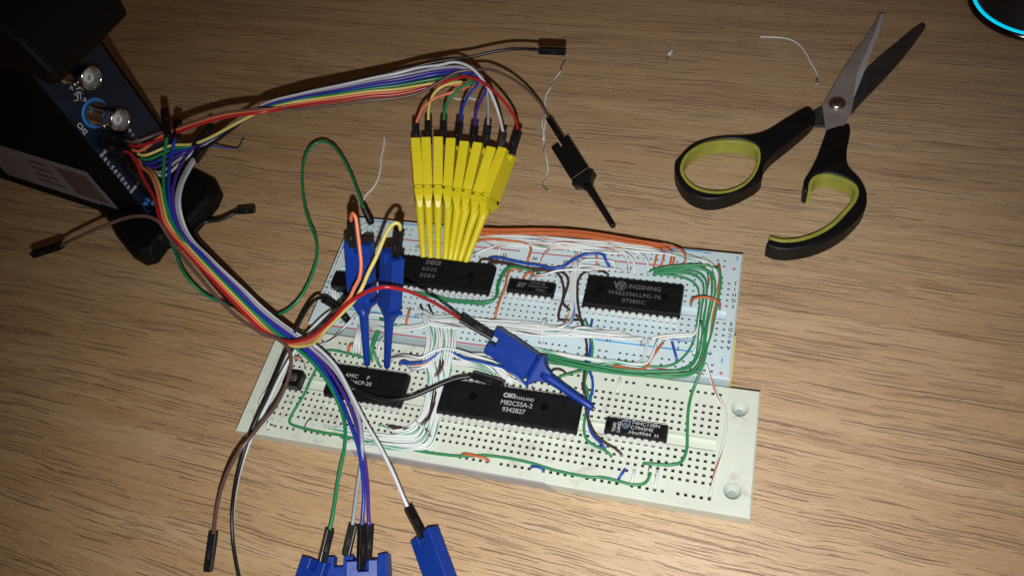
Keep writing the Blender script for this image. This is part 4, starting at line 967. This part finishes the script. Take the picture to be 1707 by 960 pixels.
# lower ribbon
GL = "leads of the lower ribbon"
low = dict(
    red=[(240, 300, 52), (257, 330, 52), (268, 367, 52), (284, 390, 50), (307, 417, 48), (332, 443, 46), (372, 486, 42), (405, 520, 38), (440, 553, 34), (478, 569, 32), (508, 565, 36), (529, 554, 42), (551, 535, 48), (581, 505, 55), (618, 484, 60), (643, 478.5, 61), (674, 483.5, 57), (715, 500, 44), (745, 517, 33), (770, 533, 25)],
    orange=[(235, 277, 50), (250, 290, 52), (260, 312, 53), (268, 345, 53), (275, 370, 52), (290, 391, 50), (313, 417, 48), (338, 444, 46), (377, 485, 41), (410, 519, 37), (446, 553, 32), (482, 572, 30), (510, 570, 33), (531, 559, 38), (555, 530, 46), (574, 508, 52), (584, 495, 54), (591, 479, 56), (599, 464, 58), (602, 442, 61), (599.5, 413, 65), (596, 384, 69), (593, 363, 72), (588.5, 356, 73), (585.3, 361, 71), (585.5, 370, 68)],
    yellow=[(257, 292, 47), (267, 315, 50), (273, 345, 51), (280, 371, 51), (296, 393, 49), (319, 418, 47), (342.5, 444, 45), (382, 485, 40), (416, 520, 35), (452, 555, 30), (485, 575.5, 28), (510, 576, 30), (529, 567.5, 35), (545, 547, 42), (569, 523, 48), (587, 505, 52), (599, 488, 55), (607, 472, 57), (613, 457, 60), (628, 427, 64), (641, 395, 69), (651, 378, 72), (660, 371.5, 73), (666, 374.5, 72), (667, 386, 68)],
    green=[(279, 226, 60), (276, 245, 58), (274, 260, 57), (272.5, 297, 56), (274, 325, 55), (280, 352, 53), (289, 376, 51), (303, 397, 49), (324, 419, 46), (347, 444, 44), (387, 484, 38), (422, 520, 33), (455, 549, 28), (478, 567, 26), (500, 585, 24), (521, 604, 22), (549, 641, 20), (567, 679, 18), (575, 710, 18), (574, 747, 17), (564, 797, 15), (555, 857, 13), (549, 886, 12)],
    blue=[(292, 231, 58), (288, 248, 56), (285, 262, 55), (281, 300, 55), (282, 330, 54), (287, 358, 52), (295, 378, 50), (309, 400, 48), (329, 420, 46), (352, 444, 43), (392, 483, 37), (427, 519, 32), (460, 547, 28), (484, 563, 26), (509, 583, 24), (536, 613, 21), (564, 660, 19), (580, 697, 19), (596, 741, 18), (603, 779, 17), (606.5, 826, 15), (604.5, 860, 13), (603, 881, 12)],
    purple=[(325, 243, 48), (312, 258, 49), (300, 278, 51), (289, 310, 53), (288, 335, 53), (292, 360, 52), (300, 381, 50), (314, 402, 48), (334, 421, 45), (356, 444, 43), (396, 482, 37), (432, 518, 31), (465, 545, 28), (489, 561, 26), (516, 583, 23), (546, 614, 21), (574, 658, 19), (592.5, 704, 18), (602, 741, 16), (609, 779, 14), (613, 819, 13), (614, 857, 12), (615.5, 880, 11)],
    grey=[(324, 262, 44), (311, 282, 46), (299, 308, 50), (294, 335, 51), (298, 362, 50), (307, 385, 49), (320, 404, 47), (339, 422, 44), (360, 444, 42), (401, 482, 36), (437, 517, 31), (470, 543, 28), (496, 561, 26), (524, 584, 23), (558, 617, 21), (583, 658, 20), (599, 701, 19), (603.5, 735, 18), (603, 766, 15), (597, 804, 13), (591, 850, 12), (587.5, 877, 11)],
    white=[(327, 264, 42), (315, 285, 45), (304, 308, 48), (299, 338, 50), (304, 366, 49), (313, 389, 47), (326, 407, 45), (344, 424, 43), (365, 445, 41), (406, 483, 35), (442, 517, 30), (476, 544, 27), (502, 561, 25), (530, 580, 23), (560, 611, 22), (587, 660, 21), (611, 707, 20), (633, 744, 18), (655, 788, 15), (672, 828, 12), (682, 850, 10)],
    black=[(395, 353, 17), (380, 361, 17), (365, 367, 17), (340, 371, 18), (324, 382, 20), (330, 402, 24), (352, 428, 28), (378, 456, 29), (412, 489, 28), (448, 520, 26), (484, 548, 24), (512, 568, 22), (536, 590, 20), (558, 613, 18), (583, 638, 16.5), (611, 657, 16), (646, 666, 16), (680, 663, 15.5), (711, 651, 15), (740, 638, 15), (765, 630, 15), (790, 627, 14)])
hz = dict(red=(None, ((768, 531, 26), (822, 562, 21))), orange=(None, ((585, 368, 68.5), (588.5, 409, 56))), yellow=(None, ((666.5, 383, 69), (660, 426, 56))),
          green=(((280, 229, 60), (273, 184, 60)), ((550, 883, 12), (537, 937, 10))), blue=(((293, 232, 58), (297, 201, 58)), ((604, 877, 13), (602, 949, 11))),
          purple=(((324, 244, 48), (354, 208, 48)), ((616, 877, 11), (612, 935, 9))), grey=(((322, 266, 44), (336, 244, 44)), ((589, 875, 11), (577, 926, 9))),
          white=(((326, 268, 42), (343, 244, 40)), ((680, 845, 10), (706, 895, 8))), black=(((397, 352, 17), (424, 350, 17)), ((789, 625, 13.8), (840, 640, 13.8))))
ld = dict(red="red jumper lead arching over the blue clips to the slanting blue clip", orange="orange jumper lead looping into the left upright blue clip", yellow="yellow jumper lead looping into the right upright blue clip",
          green="green jumper lead of the lower ribbon hanging to a blue clip at the front edge", blue="blue jumper lead of the lower ribbon hanging to the front edge clips", purple="purple jumper lead of the lower ribbon hanging to the front edge",
          grey="grey jumper lead of the lower ribbon hanging to the front edge", white="white jumper lead slanting to the single blue clip at the front edge", black="black jumper lead sweeping across to a housing behind the OKI chip")
for c, pts in low.items():
    W = [P(*p) for p in pts]
    h0, h1 = hz[c]
    if c in ('red', 'orange', 'yellow'):
        st = dict(red=(206, 253), orange=(221, 265), yellow=(233, 277))[c]
        e, hb = plug(*st); W = [e - PN, e + PN * 4] + W
    else: hb = tuple(P(*q) for q in h0)
    lead(c, W, ld[c], hb, tuple(P(*q) for q in h1), group=GL, r=0.82 if c == 'black' else 0.66)
lead('brown', [(100, 410, 40), (120, 400, 44), (140, 391, 47), (173, 377, 51), (207, 364, 54), (233, 360, 56), (253, 363, 56), (267, 372, 55), (278, 390, 52), (292, 410, 50), (309, 433, 48), (330, 458, 46), (365, 499, 41), (398, 530, 37), (437, 555, 34), (463, 565, 33), (478.5, 578, 32), (485, 598, 31), (483, 620, 30), (476, 643, 30), (458, 678, 30), (435, 706, 31), (410, 738, 32), (388, 769, 30), (371, 808, 25), (361, 848, 19), (355.5, 893, 13)],
     "brown jumper lead loose at both ends, running along the lower ribbon", (P(103, 409, 40), P(55, 424, 36)), (P(356, 888, 13), P(347, 952, 8)), group=GL)
lead('black', [(541, 498, 24), (529, 497, 26), (518, 506, 27), (503, 530, 27), (487, 562, 26), (470, 600, 25), (449, 650, 24), (428, 697, 23), (408, 748, 20), (394, 800, 15), (387, 850, 9), (388, 900, 5), (396, 950, 3), (402, 975, 2)], "black jumper lead curving down the left side of the cream breadboard", (P(540, 499, 24), P(567, 514, 14)), None, group="pair of leads down the left side")
lead('white', [(566, 512, 18), (546, 523, 20), (520, 548, 22), (500, 573, 22), (490, 588, 22), (478, 608, 21), (465, 632, 20), (449, 667, 19), (434, 697, 18), (412, 747, 14), (396.5, 798, 9), (388.5, 848, 4.5), (388.5, 898, 2), (396, 947, 1), (402, 975, 1)], "white jumper lead following the black one down the left side", (P(562, 514, 18), P(580, 535, 11)), None, group="pair of leads down the left side")

# green probe wire and its black tip
root = empty("probe_lead", P(620, 372, 11)); tag(root, "green single wire looping high to a black probe tip at the back left corner", "probe")
mb = MB(); mb.tube(spline([P(*p) for p in [(283, 400, 20), (293, 423, 20), (310, 460, 20), (340, 490, 14), (385, 509, 10), (430, 524, 10), (465, 524, 12), (495, 503, 14), (516, 468, 16), (528, 430, 18), (526, 398, 18), (515, 368, 18), (507, 337, 18), (504, 299, 18), (508, 264, 18), (520, 243, 18), (536, 236, 18), (552, 241, 18), (568, 259, 18), (586, 293, 18), (597, 322, 19), (606, 346, 19)]], 1.6), 0.62, 10); mb.build("wire", J['green'], root)
mb = MB(); a, b_ = P(604, 341, 19), P(620, 374, 12); mb.tube([a, a.lerp(b_, .1), a.lerp(b_, .5), a.lerp(b_, .85), b_], [1.0, 1.35, 1.5, 1.7, 1.1], 14); mb.build("probe_tip", M_BLKM, root)

# ------------------------------------------------------------------ hook test clips
def clip(tip, top, roll, m_, label, group=None, body_only_from=None, L=51.0, wide=1.0, th=4.9):
    """tip, top: world points (top = centre of the body's upper end). roll rotates about the axis; 0 = narrow edge towards the camera"""
    Y = (top - tip); L0 = Y.length; Y = Y.normalized(); k = L0 / L
    vw = (CPOS - (tip + top) / 2).normalized(); V = (vw - Y * vw.dot(Y)).normalized(); S = Y.cross(V)
    W = V * math.cos(roll) + S * math.sin(roll)       # width direction
    T = W.cross(Y)                                    # thickness direction
    root = empty("test_clip", tip); tag(root, label, "test clip", group)
    def pt(x, y, z): return tip + W * x * wide + Y * (y * k) + T * z
    mb = MB(); mb.tube([pt(0, y, 0) for y in (0, 0.6, 6, 14, 21, 25)], [1.0, 1.25, 1.35, 1.5, 1.75, 2.1], 16); mb.build("stem", m_, root)
    mb = MB(); mb.tube([pt(0, -1.2, 0), pt(0, 0.3, 0)], 0.3, 6); mb.build("hook", M_MET, root)
    mb = MB(); vs, fs = flat_shape([[(-1.9, 21.5), (-2.6, 24), (-4.0, 26), (-6.0, 27.4), (-5.9, 28.6), (-3.7, 28.6), (-3.3, 31.5), (3.3, 31.5), (3.7, 28.6), (5.9, 28.6), (6.0, 27.4), (4.0, 26), (2.6, 24), (1.9, 21.5)]], 4.4, 0.3)
    mb.add([pt(v.x, v.y, (v.z - 2.2) * max(0.42, min(1.0, 0.42 + 0.58 * (v.y - 21.5) / 6.0)) * th / 4.4) if v.y < 28.7 and abs(v.x) > 1 else pt(v.x, v.y, (v.z - 2.2) * 0.42) for v in vs], fs); mb.build("collar", m_, root)
    mb = MB(); vs, fs = flat_shape([[(-5.2, 30.2), (-5.2, 51), (-1.2, 51), (-1.2, 47.6), (2.0, 47.6), (2.0, 51), (5.2, 51), (5.2, 30.2)]], th, 0.35)
    mb.add([pt(v.x, v.y, v.z - th / 2) for v in vs], fs)
    for y_ in (33, 48): mb.lathe([(0.75, 0), (0.62, 0.07), (0.5, 0)], pt(-3.2, y_, th / 2), (W, Y, T), seg=14)
    mb.build("clip_body", m_, root)
    return root
for k, (c, tip, top, roll) in enumerate(Y_CL):
    clip(P(*tip, 14.0), P(*top, 33.0), roll, M_YCL, f"yellow test clip fed by the {c} lead, {ORD[k]} from the left of the fan", "yellow test clips fanned over the 6502 chip", th=4.0)
GB = "blue test clips"
clip(P(612, 608, 11), P(598, 404, 53), 1.05, M_BCL, "left upright blue test clip fed by the orange lead", GB, wide=.95)
clip(P(645, 612, 11), P(654, 424, 55), 0.55, M_BCL, "right upright blue test clip fed by the yellow lead", GB, wide=.85)
clip(P(988, 680, 13), P(821, 566, 19), 1.30, M_BCL, "slanting blue test clip across the boards fed by the red lead", GB)
clip(P(1023, 378, 2.5), P(936, 240, 5), 1.5, M_KCL, "black test clip lying on the table left of the scissors", wide=.9)
def down_clip(px, z, dirpx, roll, label):
    top = P(*px, z); far = P(px[0] + dirpx[0], px[1] + dirpx[1], z * 0.6)
    tip = top + (far - top).normalized() * 51
    return clip(tip, top, roll, M_BCL, label, GB)
down_clip((707, 889), 7, (40, 110), 0.75, "blue test clip on its own at the front edge fed by the white lead")
down_clip((530, 933), 7, (-30, 90), 0.9, "blue test clip at the front edge fed by the green lead")
down_clip((566, 928), 5, (-6, 90), 1.3, "blue test clip at the front edge between the green and grey leads")
down_clip((604, 934), 9, (0, 90), 1.5, "front blue test clip of the front edge group fed by the blue lead")
down_clip((624, 927), 4, (4, 90), 1.2, "blue test clip at the front edge fed by the purple lead")

# ------------------------------------------------------------------ oscilloscope standing on its side
sc = empty("oscilloscope", SV(17, 0, -60)); tag(sc, "black oscilloscope standing on its edge with a blue end panel", "oscilloscope")
M_SC = mat("scope_case", (0.0015, 0.0015, 0.002), 0.7, spec=0.12, bump=0.2, bscale=1500)
M_PAN = mat("scope_panel", (0.0035, 0.011, 0.030), 0.42)
def sbox(mb, u0, u1, v0, v1, n0, n1, mi=0, bev=0.0):
    mb.box(SV((u0 + u1) / 2, (v0 + v1) / 2, (n0 + n1) / 2), (u1 - u0, v1 - v0, n1 - n0), (PU, Vector((0, 0, 1)), PN), mi, bev)
mb = MB(); sbox(mb, -1.5, 33, 0.2, 122, -230, -0.3, bev=2.0); mb.build("case", M_SC, sc)
mb = MB(); sbox(mb, 0.2, 31, 10, 108, -1.0, 0.1, bev=0.3); mb.build("end_panel", M_PAN, sc)
def bumper(v0, v1, flip, nm):
    foot = [(-3, -34), (-6, -24), (-13, -12), (-19, 2), (-20, 10), (-17, 14), (-9, 13.5), (-6, 17), (0, 21), (10, 22), (20, 22.5), (27, 20), (31.5, 14), (34, 0), (34, -34)]
    mb = MB()
    n_ = len(foot); rings = []
    cu = sum(a for a, _ in foot) / n_; cn = sum(b for _, b in foot) / n_
    lv = [(0.97, 0.0), (1.0, 0.12), (1.0, 0.6), (0.95, 0.85), (0.86, 1.0)]
    for s_, t in lv:
        t2 = t if not flip else 1 - t
        rings.append([SV(cu + (a - cu) * s_, v0 + (v1 - v0) * t2, cn + (b - cn) * s_) for a, b in foot])
    vs = [p for r_ in rings for p in r_]; fs = []
    for i in range(len(rings) - 1):
        for k in range(n_): fs.append([i * n_ + k, i * n_ + (k + 1) % n_, (i + 1) * n_ + (k + 1) % n_, (i + 1) * n_ + k])
    fs.append(list(range(n_))[::-1]); fs.append([(len(rings) - 1) * n_ + k for k in range(n_)])
    mb.add(vs, fs)
    return mb.build(nm, mat("scope_bumper", (0.0028, 0.0028, 0.0033), 0.55, spec=0.22), sc, bevel=1.2)
bumper(0.0, 9.5, False, "corner_bumper")
def bumper2():
    mb = MB()
    vs, fs = flat_shape([[(-40, 98), (0, 99.5), (10, 98.5), (17, 96), (21, 98), (22, 104), (18, 116), (8, 126), (-10, 130), (-40, 131)]], 42, 2.5, 4)
    mb.add([SV(v.z - 4.5, v.y, v.x) for v in vs], fs)
    return mb.build("corner_bumper", mat("scope_bumper", (0.0028, 0.0028, 0.0033), 0.55, spec=0.22), sc)
bumper2()
# BNC sockets
def bnc(u, v, ringcol, nm):
    fr = (PU, Vector((0, 0, 1)), PN)
    mb = MB(); mb.lathe([(6.4, 0.15), (6.4, 0.32), (4.6, 0.32), (4.6, .15)], SV(u, v), fr, seg=40); mb.build("channel_ring", ringcol, sc)
    mb = MB()
    mb.lathe([(0.01, 0.2), (4.9, 0.2), (4.9, 2.2), (4.2, 2.4), (4.2, 8.5), (4.15, 8.6), (4.15, 11.2), (4.7, 11.4), (4.7, 14.3), (4.4, 14.7), (4.0, 14.7), (3.9, 14.0), (3.9, 4.0), (0.01, 4.0)], SV(u, v), fr, seg=40)
    for s_ in (-1, 1): mb.tube([SV(u + s_ * 4.0, v, 9.5), SV(u + s_ * 5.5, v, 9.5)], 0.85, 12)
    b_ = mb.build("bnc_socket", mat("bnc_nickel", (0.58, 0.57, 0.55), 0.20, metal=1.0, var=0.2, vscale=300), sc)
    mb = MB(); mb.lathe([(3.85, 4.1), (3.85, 10.3), (2.2, 10.3), (2.2, 13.5), (0.85, 13.8), (0.7, 13.0)], SV(u, v), fr, seg=32); mb.build("insulator", mat("ptfe", (0.50, 0.56, 0.60), 0.5), b_)
    mb = MB(); mb.lathe([(0.75, 4.2), (0.75, 13.2), (0.45, 13.3), (0.4, 11)], SV(u, v), fr, seg=16); mb.build("centre_contact", mat("gold_pin", (0.30, 0.16, 0.06), 0.3, metal=1), b_)
M_SB = mat("panel_blue", (0.035, 0.19, 0.52), 0.5)
bnc(10.6, 64.6, M_SB, "2")
bnc(11.6, 86.0, M_PAN, "1")
# panel printing
M_PW = mat("panel_white", (0.62, 0.64, 0.66), 0.5)
mb = MB()
Zv = Vector((0, 0, 1))
def tp(txt, u, v, size, X, Y, al='LEFT', bold=0.05, sx=1): put(mb, text_shape(txt, size, bold, al, 1.0, 0.02), SV(u, v, 0.14), X, Y, PN, sx=sx)
tp("CH2", 1.0, 67.0, 3.0, -Zv, PU)
for k, t in enumerate(["GND", "18", "19", "1A", "1B", "1C", "1D", "1E", "1F", "GND"]): tp(t, 0.2, 49.2 - k * 2.6 - .7, 1.9, PU, Zv)
for k, t in enumerate(["10", "11", "12", "13", "14", "15", "16", "17"]): tp(t, 17.0, 47 - k * 2.6 - .7, 1.9, PU, Zv)
mb.build("panel_lettering", M_PW, sc)
mb = MB()   # earth warning squiggle with two arrows
def ln(pts, r=0.16): mb.tube([SV(u, v, 0.2) for u, v in pts], r, 5)
ln([(6.8, 75.2), (7.6, 74.2), (8.8, 74.6), (9.0, 76.0), (8.4, 77.2)]); ln([(8.2, 73.8), (10.2, 76.8)]); ln([(9.2, 73.0), (11.2, 76.2)]); ln([(9.6, 77.0), (11.8, 74.4)]); ln([(10.4, 77.9), (12.2, 76.9), (12.6, 75.2)]); ln([(11.5, 77.6), (13.4, 76.6)])
ln([(8.4, 79.6), (9.6, 80.4), (9.9, 79.1)]); ln([(9.6, 80.4), (9.1, 78.4)]); ln([(9.7, 72.2), (10.9, 71.2), (11.1, 72.6)]); ln([(10.9, 71.2), (10.6, 73.0)])
mb.build("warning_symbol", M_PW, sc)
mb = MB()   # yellow ring segments of channel one
fr = (PU, Zv, PN)
for a0 in (40, 205):
    arc = []
    for rr_ in (6.3, 4.9):
        seq = [math.radians(a0 + q) for q in range(0, 22, 4)]
        if rr_ < 6: seq = seq[::-1]
        arc += [SV(11.6 + rr_ * math.cos(a), 86.0 + rr_ * math.sin(a), 0.2) for a in seq]
    mb.face(arc)
mb.build("channel_ring", mat("panel_yellow", (0.48, 0.40, 0.14), 0.5), sc)
mb = MB()
sbox(mb, 0.4, 3.4, 14.0, 16.4, 0.1, 0.25); sbox(mb, 4.0, 9.0, 14.6, 17.4, 0.1, 0.25); sbox(mb, 4.6, 9.8, 11.4, 13.4, 0.1, 0.25)
mb.build("blue_stripe", M_SB, sc)
mb = MB(); sbox(mb, 4.6, 15.0, 16.5, 52.0, 0.1, 5.0, bev=0.4); mb.build("header_socket", M_BLK, sc)
# dull label on the side (machine code left blank)
mb = MB()
for pts, mi, off in ((((-22, 1), (-31, 1)), 0, 0),): pass
SU = -1.5
mb.face([SV(SU - 0.12, v, n) for n, v in ((-17, 8.5), (-17, 36), (-95, 36), (-95, 8.5))])
mb.face([SV(SU - 0.16, v, n) for n, v in ((-21, 12), (-21, 32), (-42, 32), (-42, 12))], 1)
for k in range(4): mb.face([SV(SU - 0.16, v, n) for n, v in ((-48, 14 + k * 5), (-48, 16 + k * 5), (-66 + k * 2, 16 + k * 5), (-66 + k * 2, 14 + k * 5))], 1)
mb.build("label_plate", [mat("label_grey", (0.20, 0.19, 0.21), 0.7, var=0.15, vscale=120), mat("label_print", (0.11, 0.075, 0.08), 0.7, var=0.6, vscale=1300)], sc)

# ------------------------------------------------------------------ scissors
sci = empty("scissors", P(1397, 177, 0)); tag(sci, "open scissors with black handles and yellow green finger grips, one loop broken", "scissors")
def poly3(pts, z): return [(P(1100 + x / 2.1333, y / 2.1333, z).x, P(1100 + x / 2.1333, y / 2.1333, z).y) for x, y in pts]
def smoothc(pts, n=6, closed=True):
    m_ = len(pts); out = []
    for i in range(m_):
        p = [Vector((*pts[(i + q) % m_], 0)) for q in (-1, 0, 1, 2)]
        for k in range(n):
            t = k / n
            q = 0.5 * ((2 * p[1]) + (p[2] - p[0]) * t + (2 * p[0] - 5 * p[1] + 4 * p[2] - p[3]) * t * t + (3 * p[1] - p[0] - 3 * p[2] + p[3]) * t ** 3)
            out.append((q.x, q.y))
    return out
ZH = 8.0
def outl(pts):
    'outer outline: far edges are seen at the top rim, near edges at the foot'
    out = []; n = len(pts); A = sum(pts[i][0] * pts[(i + 1) % n][1] - pts[(i + 1) % n][0] * pts[i][1] for i in range(n))
    for i, (x, y) in enumerate(pts):
        a, b_ = Vector(pts[i - 1]), Vector(pts[(i + 1) % n]); t = (b_ - a).normalized(); nn = Vector((t.y, -t.x)) * (1 if A > 0 else -1)
        w = max(0.0, min(1.0, 0.5 + nn.dot(Vector((-0.25, 0.97))) * 1.2))
        out += poly3([(x, y)], ZH * (1 - w) + 2.0 * w)
    return out
lo = [(526, 380), (545, 392), (546, 448), (470, 522), (400, 578), (368, 612), (362, 645), (346, 678), (310, 700), (260, 724), (190, 741), (130, 732), (85, 702), (57, 655), (52, 605), (68, 560), (110, 520), (165, 493), (230, 482), (320, 478), (380, 462), (440, 425), (500, 390)]
lh = [(230, 492), (300, 496), (345, 514), (358, 545), (351, 590), (321, 640), (271, 673), (210, 686), (150, 679), (105, 656), (76, 616), (75, 580), (98, 540), (150, 507)]
lo_, lh_ = smoothc(outl(lo), 5), smoothc(poly3(lh, ZH), 5)
mb = MB(); vs, fs = flat_shape([lo_, lh_], ZH, 1.0, 4); mb.add([(v.x, v.y, v.z) for v in vs], fs); h_ = mb.build("handle", M_BLKM, sci)
cxh = sum(p[0] for p in lh_) / len(lh_); cyh = sum(p[1] for p in lh_) / len(lh_)
inn = [(cxh + (a - cxh) * 0.93, cyh + (b - cyh) * 0.90) for a, b in lh_]; ou = [(cxh + (a - cxh) * 1.01, cyh + (b - cyh) * 1.01) for a, b in lh_]
M_GR = mat("grip_green", (0.33, 0.35, 0.055), 0.42, var=0.18, vscale=180)
mb = MB(); vs, fs = flat_shape([ou, inn], ZH - 0.8, 0.3); mb.add([(v.x, v.y, v.z + 0.2) for v in vs], fs); mb.build("finger_grip", M_GR, sci)
ro = [(672, 440), (676, 470), (664, 545), (672, 590), (702, 622), (726, 655), (736, 700), (728, 752), (700, 802), (650, 850), (590, 886), (520, 910), (450, 920), (402, 915), (373, 903)]
ri = [(390, 848), (430, 858), (490, 856), (560, 835), (620, 800), (670, 750), (700, 712), (709, 680), (700, 655), (670, 634), (620, 617), (580, 614), (545, 627), (530, 650), (527, 682)]
rj = [(510, 678), (513, 640), (538, 600), (560, 556), (580, 500), (594, 460), (630, 448)]
def opens(pts, n=5):
    W = spline([Vector((*p, 0)) for p in pts], 2.0); return [(p.x, p.y) for p in W]
RF = outl(ro + ri + rj); RO = opens(RF[:len(ro)]); RI = opens(poly3(ri, ZH)); RJ = poly3(rj, ZH)
mb = MB(); vs, fs = flat_shape([RO + RI + RJ], ZH, 1.0, 3); mb.add([(v.x, v.y, v.z) for v in vs], fs); mb.build("handle", M_BLKM, sci)
g0 = []; 
for i, p in enumerate(RI):
    a, b_ = Vector(RI[max(0, i - 1)]), Vector(RI[min(len(RI) - 1, i + 1)]); t = (b_ - a).normalized(); nn = Vector((-t.y, t.x))
    g0.append(((p[0] + nn.x * 1.5), (p[1] + nn.y * 1.5)))
g1 = [(p[0] * 1.0, p[1]) for p in RI]
mb = MB(); vs, fs = flat_shape([g1 + g0[::-1]], ZH - 0.6, 0.2); mb.add([(v.x, v.y, v.z + 0.2) for v in vs], fs); mb.build("finger_grip", M_GR, sci)
M_BL1 = mat("blade_steel", (0.50, 0.48, 0.49), 0.40, metal=0.6, var=0.22, vscale=120)
M_BL2 = mat("blade_steel_dark", (0.10, 0.095, 0.10), 0.42, metal=0.7, var=0.3, vscale=120)
def blade(pts, z, th, m_, edge=None):
    mb = MB(); pl = poly3(pts, z + th); vs, fs = flat_shape([pl], th, 0.12); mb.add([(v.x, v.y, v.z + z) for v in vs], fs)
    if edge: 
        e = [P(1100 + x / 2.1333, y / 2.1333, z + th + 0.03) for x, y in edge]; mb.face(e, 1)
    return mb.build("blade", [m_, mat("blade_edge", (0.62, 0.64, 0.67), 0.4, metal=0.4)], sci)
blade([(945, 90), (940, 84), (930, 83), (900, 103), (850, 145), (795, 190), (740, 238), (700, 300), (640, 360), (575, 378), (545, 395), (550, 448), (585, 448), (630, 430), (680, 405), (720, 360), (790, 288), (850, 222), (900, 160), (943, 100)], 3.2, 1.2, M_BL2)
blade([(802, 56), (797, 47), (785, 47), (776, 58), (755, 95), (720, 150), (690, 190), (650, 250), (610, 320), (578, 375), (590, 462), (655, 441), (680, 402), (692, 345), (722, 268), (762, 165)], 4.7, 1.2, M_BL1,
      edge=[(801, 56), (796, 49), (788, 50), (755, 140), (722, 215), (700, 265), (688, 345), (692, 343), (722, 268), (762, 165)])
mb = MB(); c = P(1100 + 630 / 2.1333, 370 / 2.1333, 6); mb.lathe([(3.7, 5.9), (3.6, 6.7), (2.9, 7.4), (1.6, 7.8), (0.01, 7.9)], (c.x, c.y, 0), seg=32)
mb.build("pivot_screw", mat("screw_steel", (0.55, 0.52, 0.50), 0.28, metal=1.0), sci)
mb = MB(); mb.box((c.x, c.y, 7.85), (4.6, 0.7, 0.18), (Vector((.8, .6, 0)), Vector((-.6, .8, 0)), Vector((0, 0, 1)))); mb.build("screw_slot", mat("slot_dark", (0.01, 0.01, 0.01), 0.6), sci)

# ------------------------------------------------------------------ smart speaker in the corner
SC = Vector((122.5, 225.4, 0)); SPR = 30.0
sp = empty("smart_speaker", SC); tag(sp, "round black speaker with a glowing cyan ring at the back right corner", "speaker")
mb = MB(); mb.lathe([(0.01, 0), (SPR - 1.6, 0), (SPR, 1.3), (SPR - 0.2, 2.6), (SPR - 1.4, 3.6)], SC, seg=96); mb.build("base", mat("speaker_gloss", (0.004, 0.004, 0.005), 0.15), sp)
mb = MB(); mb.lathe([(SPR - 1.4, 3.6), (SPR - 1.7, 4.0), (SPR - 2.5, 4.3), (SPR - 2.7, 4.2)], SC, seg=96); mb.build("light_ring", mat("ring_glow", (0.0, 0.3, 0.4), 0.4, emis=(0.0, 0.60, 0.90), es=0.9), sp)
mb = MB(); mb.lathe([(SPR - 2.7, 4.2), (SPR - 3.2, 6), (SPR - 3.2, 12), (SPR - 3.4, 20), (SPR - 6, 30), (SPR - 12, 38), (SPR - 20, 42), (0.01, 43.5)], SC, seg=96); mb.build("shell", mat("speaker_shell", (0.008, 0.009, 0.012), 0.3), sp)

# ------------------------------------------------------------------ loose bits of wire on the table
def scrap(code, pts, label, r=0.42, tips=(0, 0)):
    m_, s_ = COLS[code]
    mb = MB(); S = spline([P(x, y, (q[0] if q else 0) + r + 0.1) for x, y, *q in pts], 1.0)
    mb.tube(S, r, 10 if s_ else 8, stripe=1 if s_ else None, twist=0.3, tip=tips, tipmi=2)
    o = mb.build("wire_offcut", [m_, s_ or m_, M_COP]); tag(o, label, "wire offcut")
scrap('w', [(1267, 62), (1290, 62.5), (1312, 65), (1330, 73), (1344, 90), (1352, 106), (1361, 121), (1361, 141)], "curved white wire offcut left of the scissor blades", tips=(0, 5))
scrap('wn', Q('g5', [(250, 142), (236, 165), (232, 190), (205, 225), (185, 265), (168, 295), (160, 335), (163, 360), (146, 400), (148, 440), (152, 460), (158, 500), (155, 545), (172, 610), (172, 660), (150, 710), (182, 738)]), "long kinked white wire offcut behind the black clip", tips=(8, 5))
scrap('w', Q('g5', [(168, 360), (163, 420), (155, 470), (152, 505)]), "short white wire offcut crossing the long kinked one")
scrap('w', Q('e2', [(833, 600), (832, 650), (818, 710), (812, 780), (795, 840), (765, 885), (735, 915), (722, 950)]), "white wire offcut right of the green loop")
scrap('w', Q('e2', [(1200, 392), (1225, 402), (1255, 402), (1285, 395), (1310, 402), (1338, 406)]), "small wavy white wire offcut behind the yellow clips")
scrap('b', Q('i2' if False else 'g6', [(1250, 165, 20), (1320, 162, 16), (1390, 172, 12), (1460, 180, 10), (1500, 125, 14)]), "blue wire offcut with a bare end by the oscilloscope", tips=(0, 9), r=.45)
scrap('wg', [(1120, 84), (1118, 88), (1115, 92)], "tiny pale insulation offcut in the middle of the back", r=0.8)
scrap('n', [(1116, 91), (1113, 96), (1112, 101)], "tiny bare copper offcut next to the pale scrap", r=0.22)
for o in list(bpy.data.objects):
    if "label" in o.keys() and not 4 <= len(o["label"].split()) <= 16: print("LONG", o.name, o["label"])
    if "_o" in o.keys(): del o["_o"]
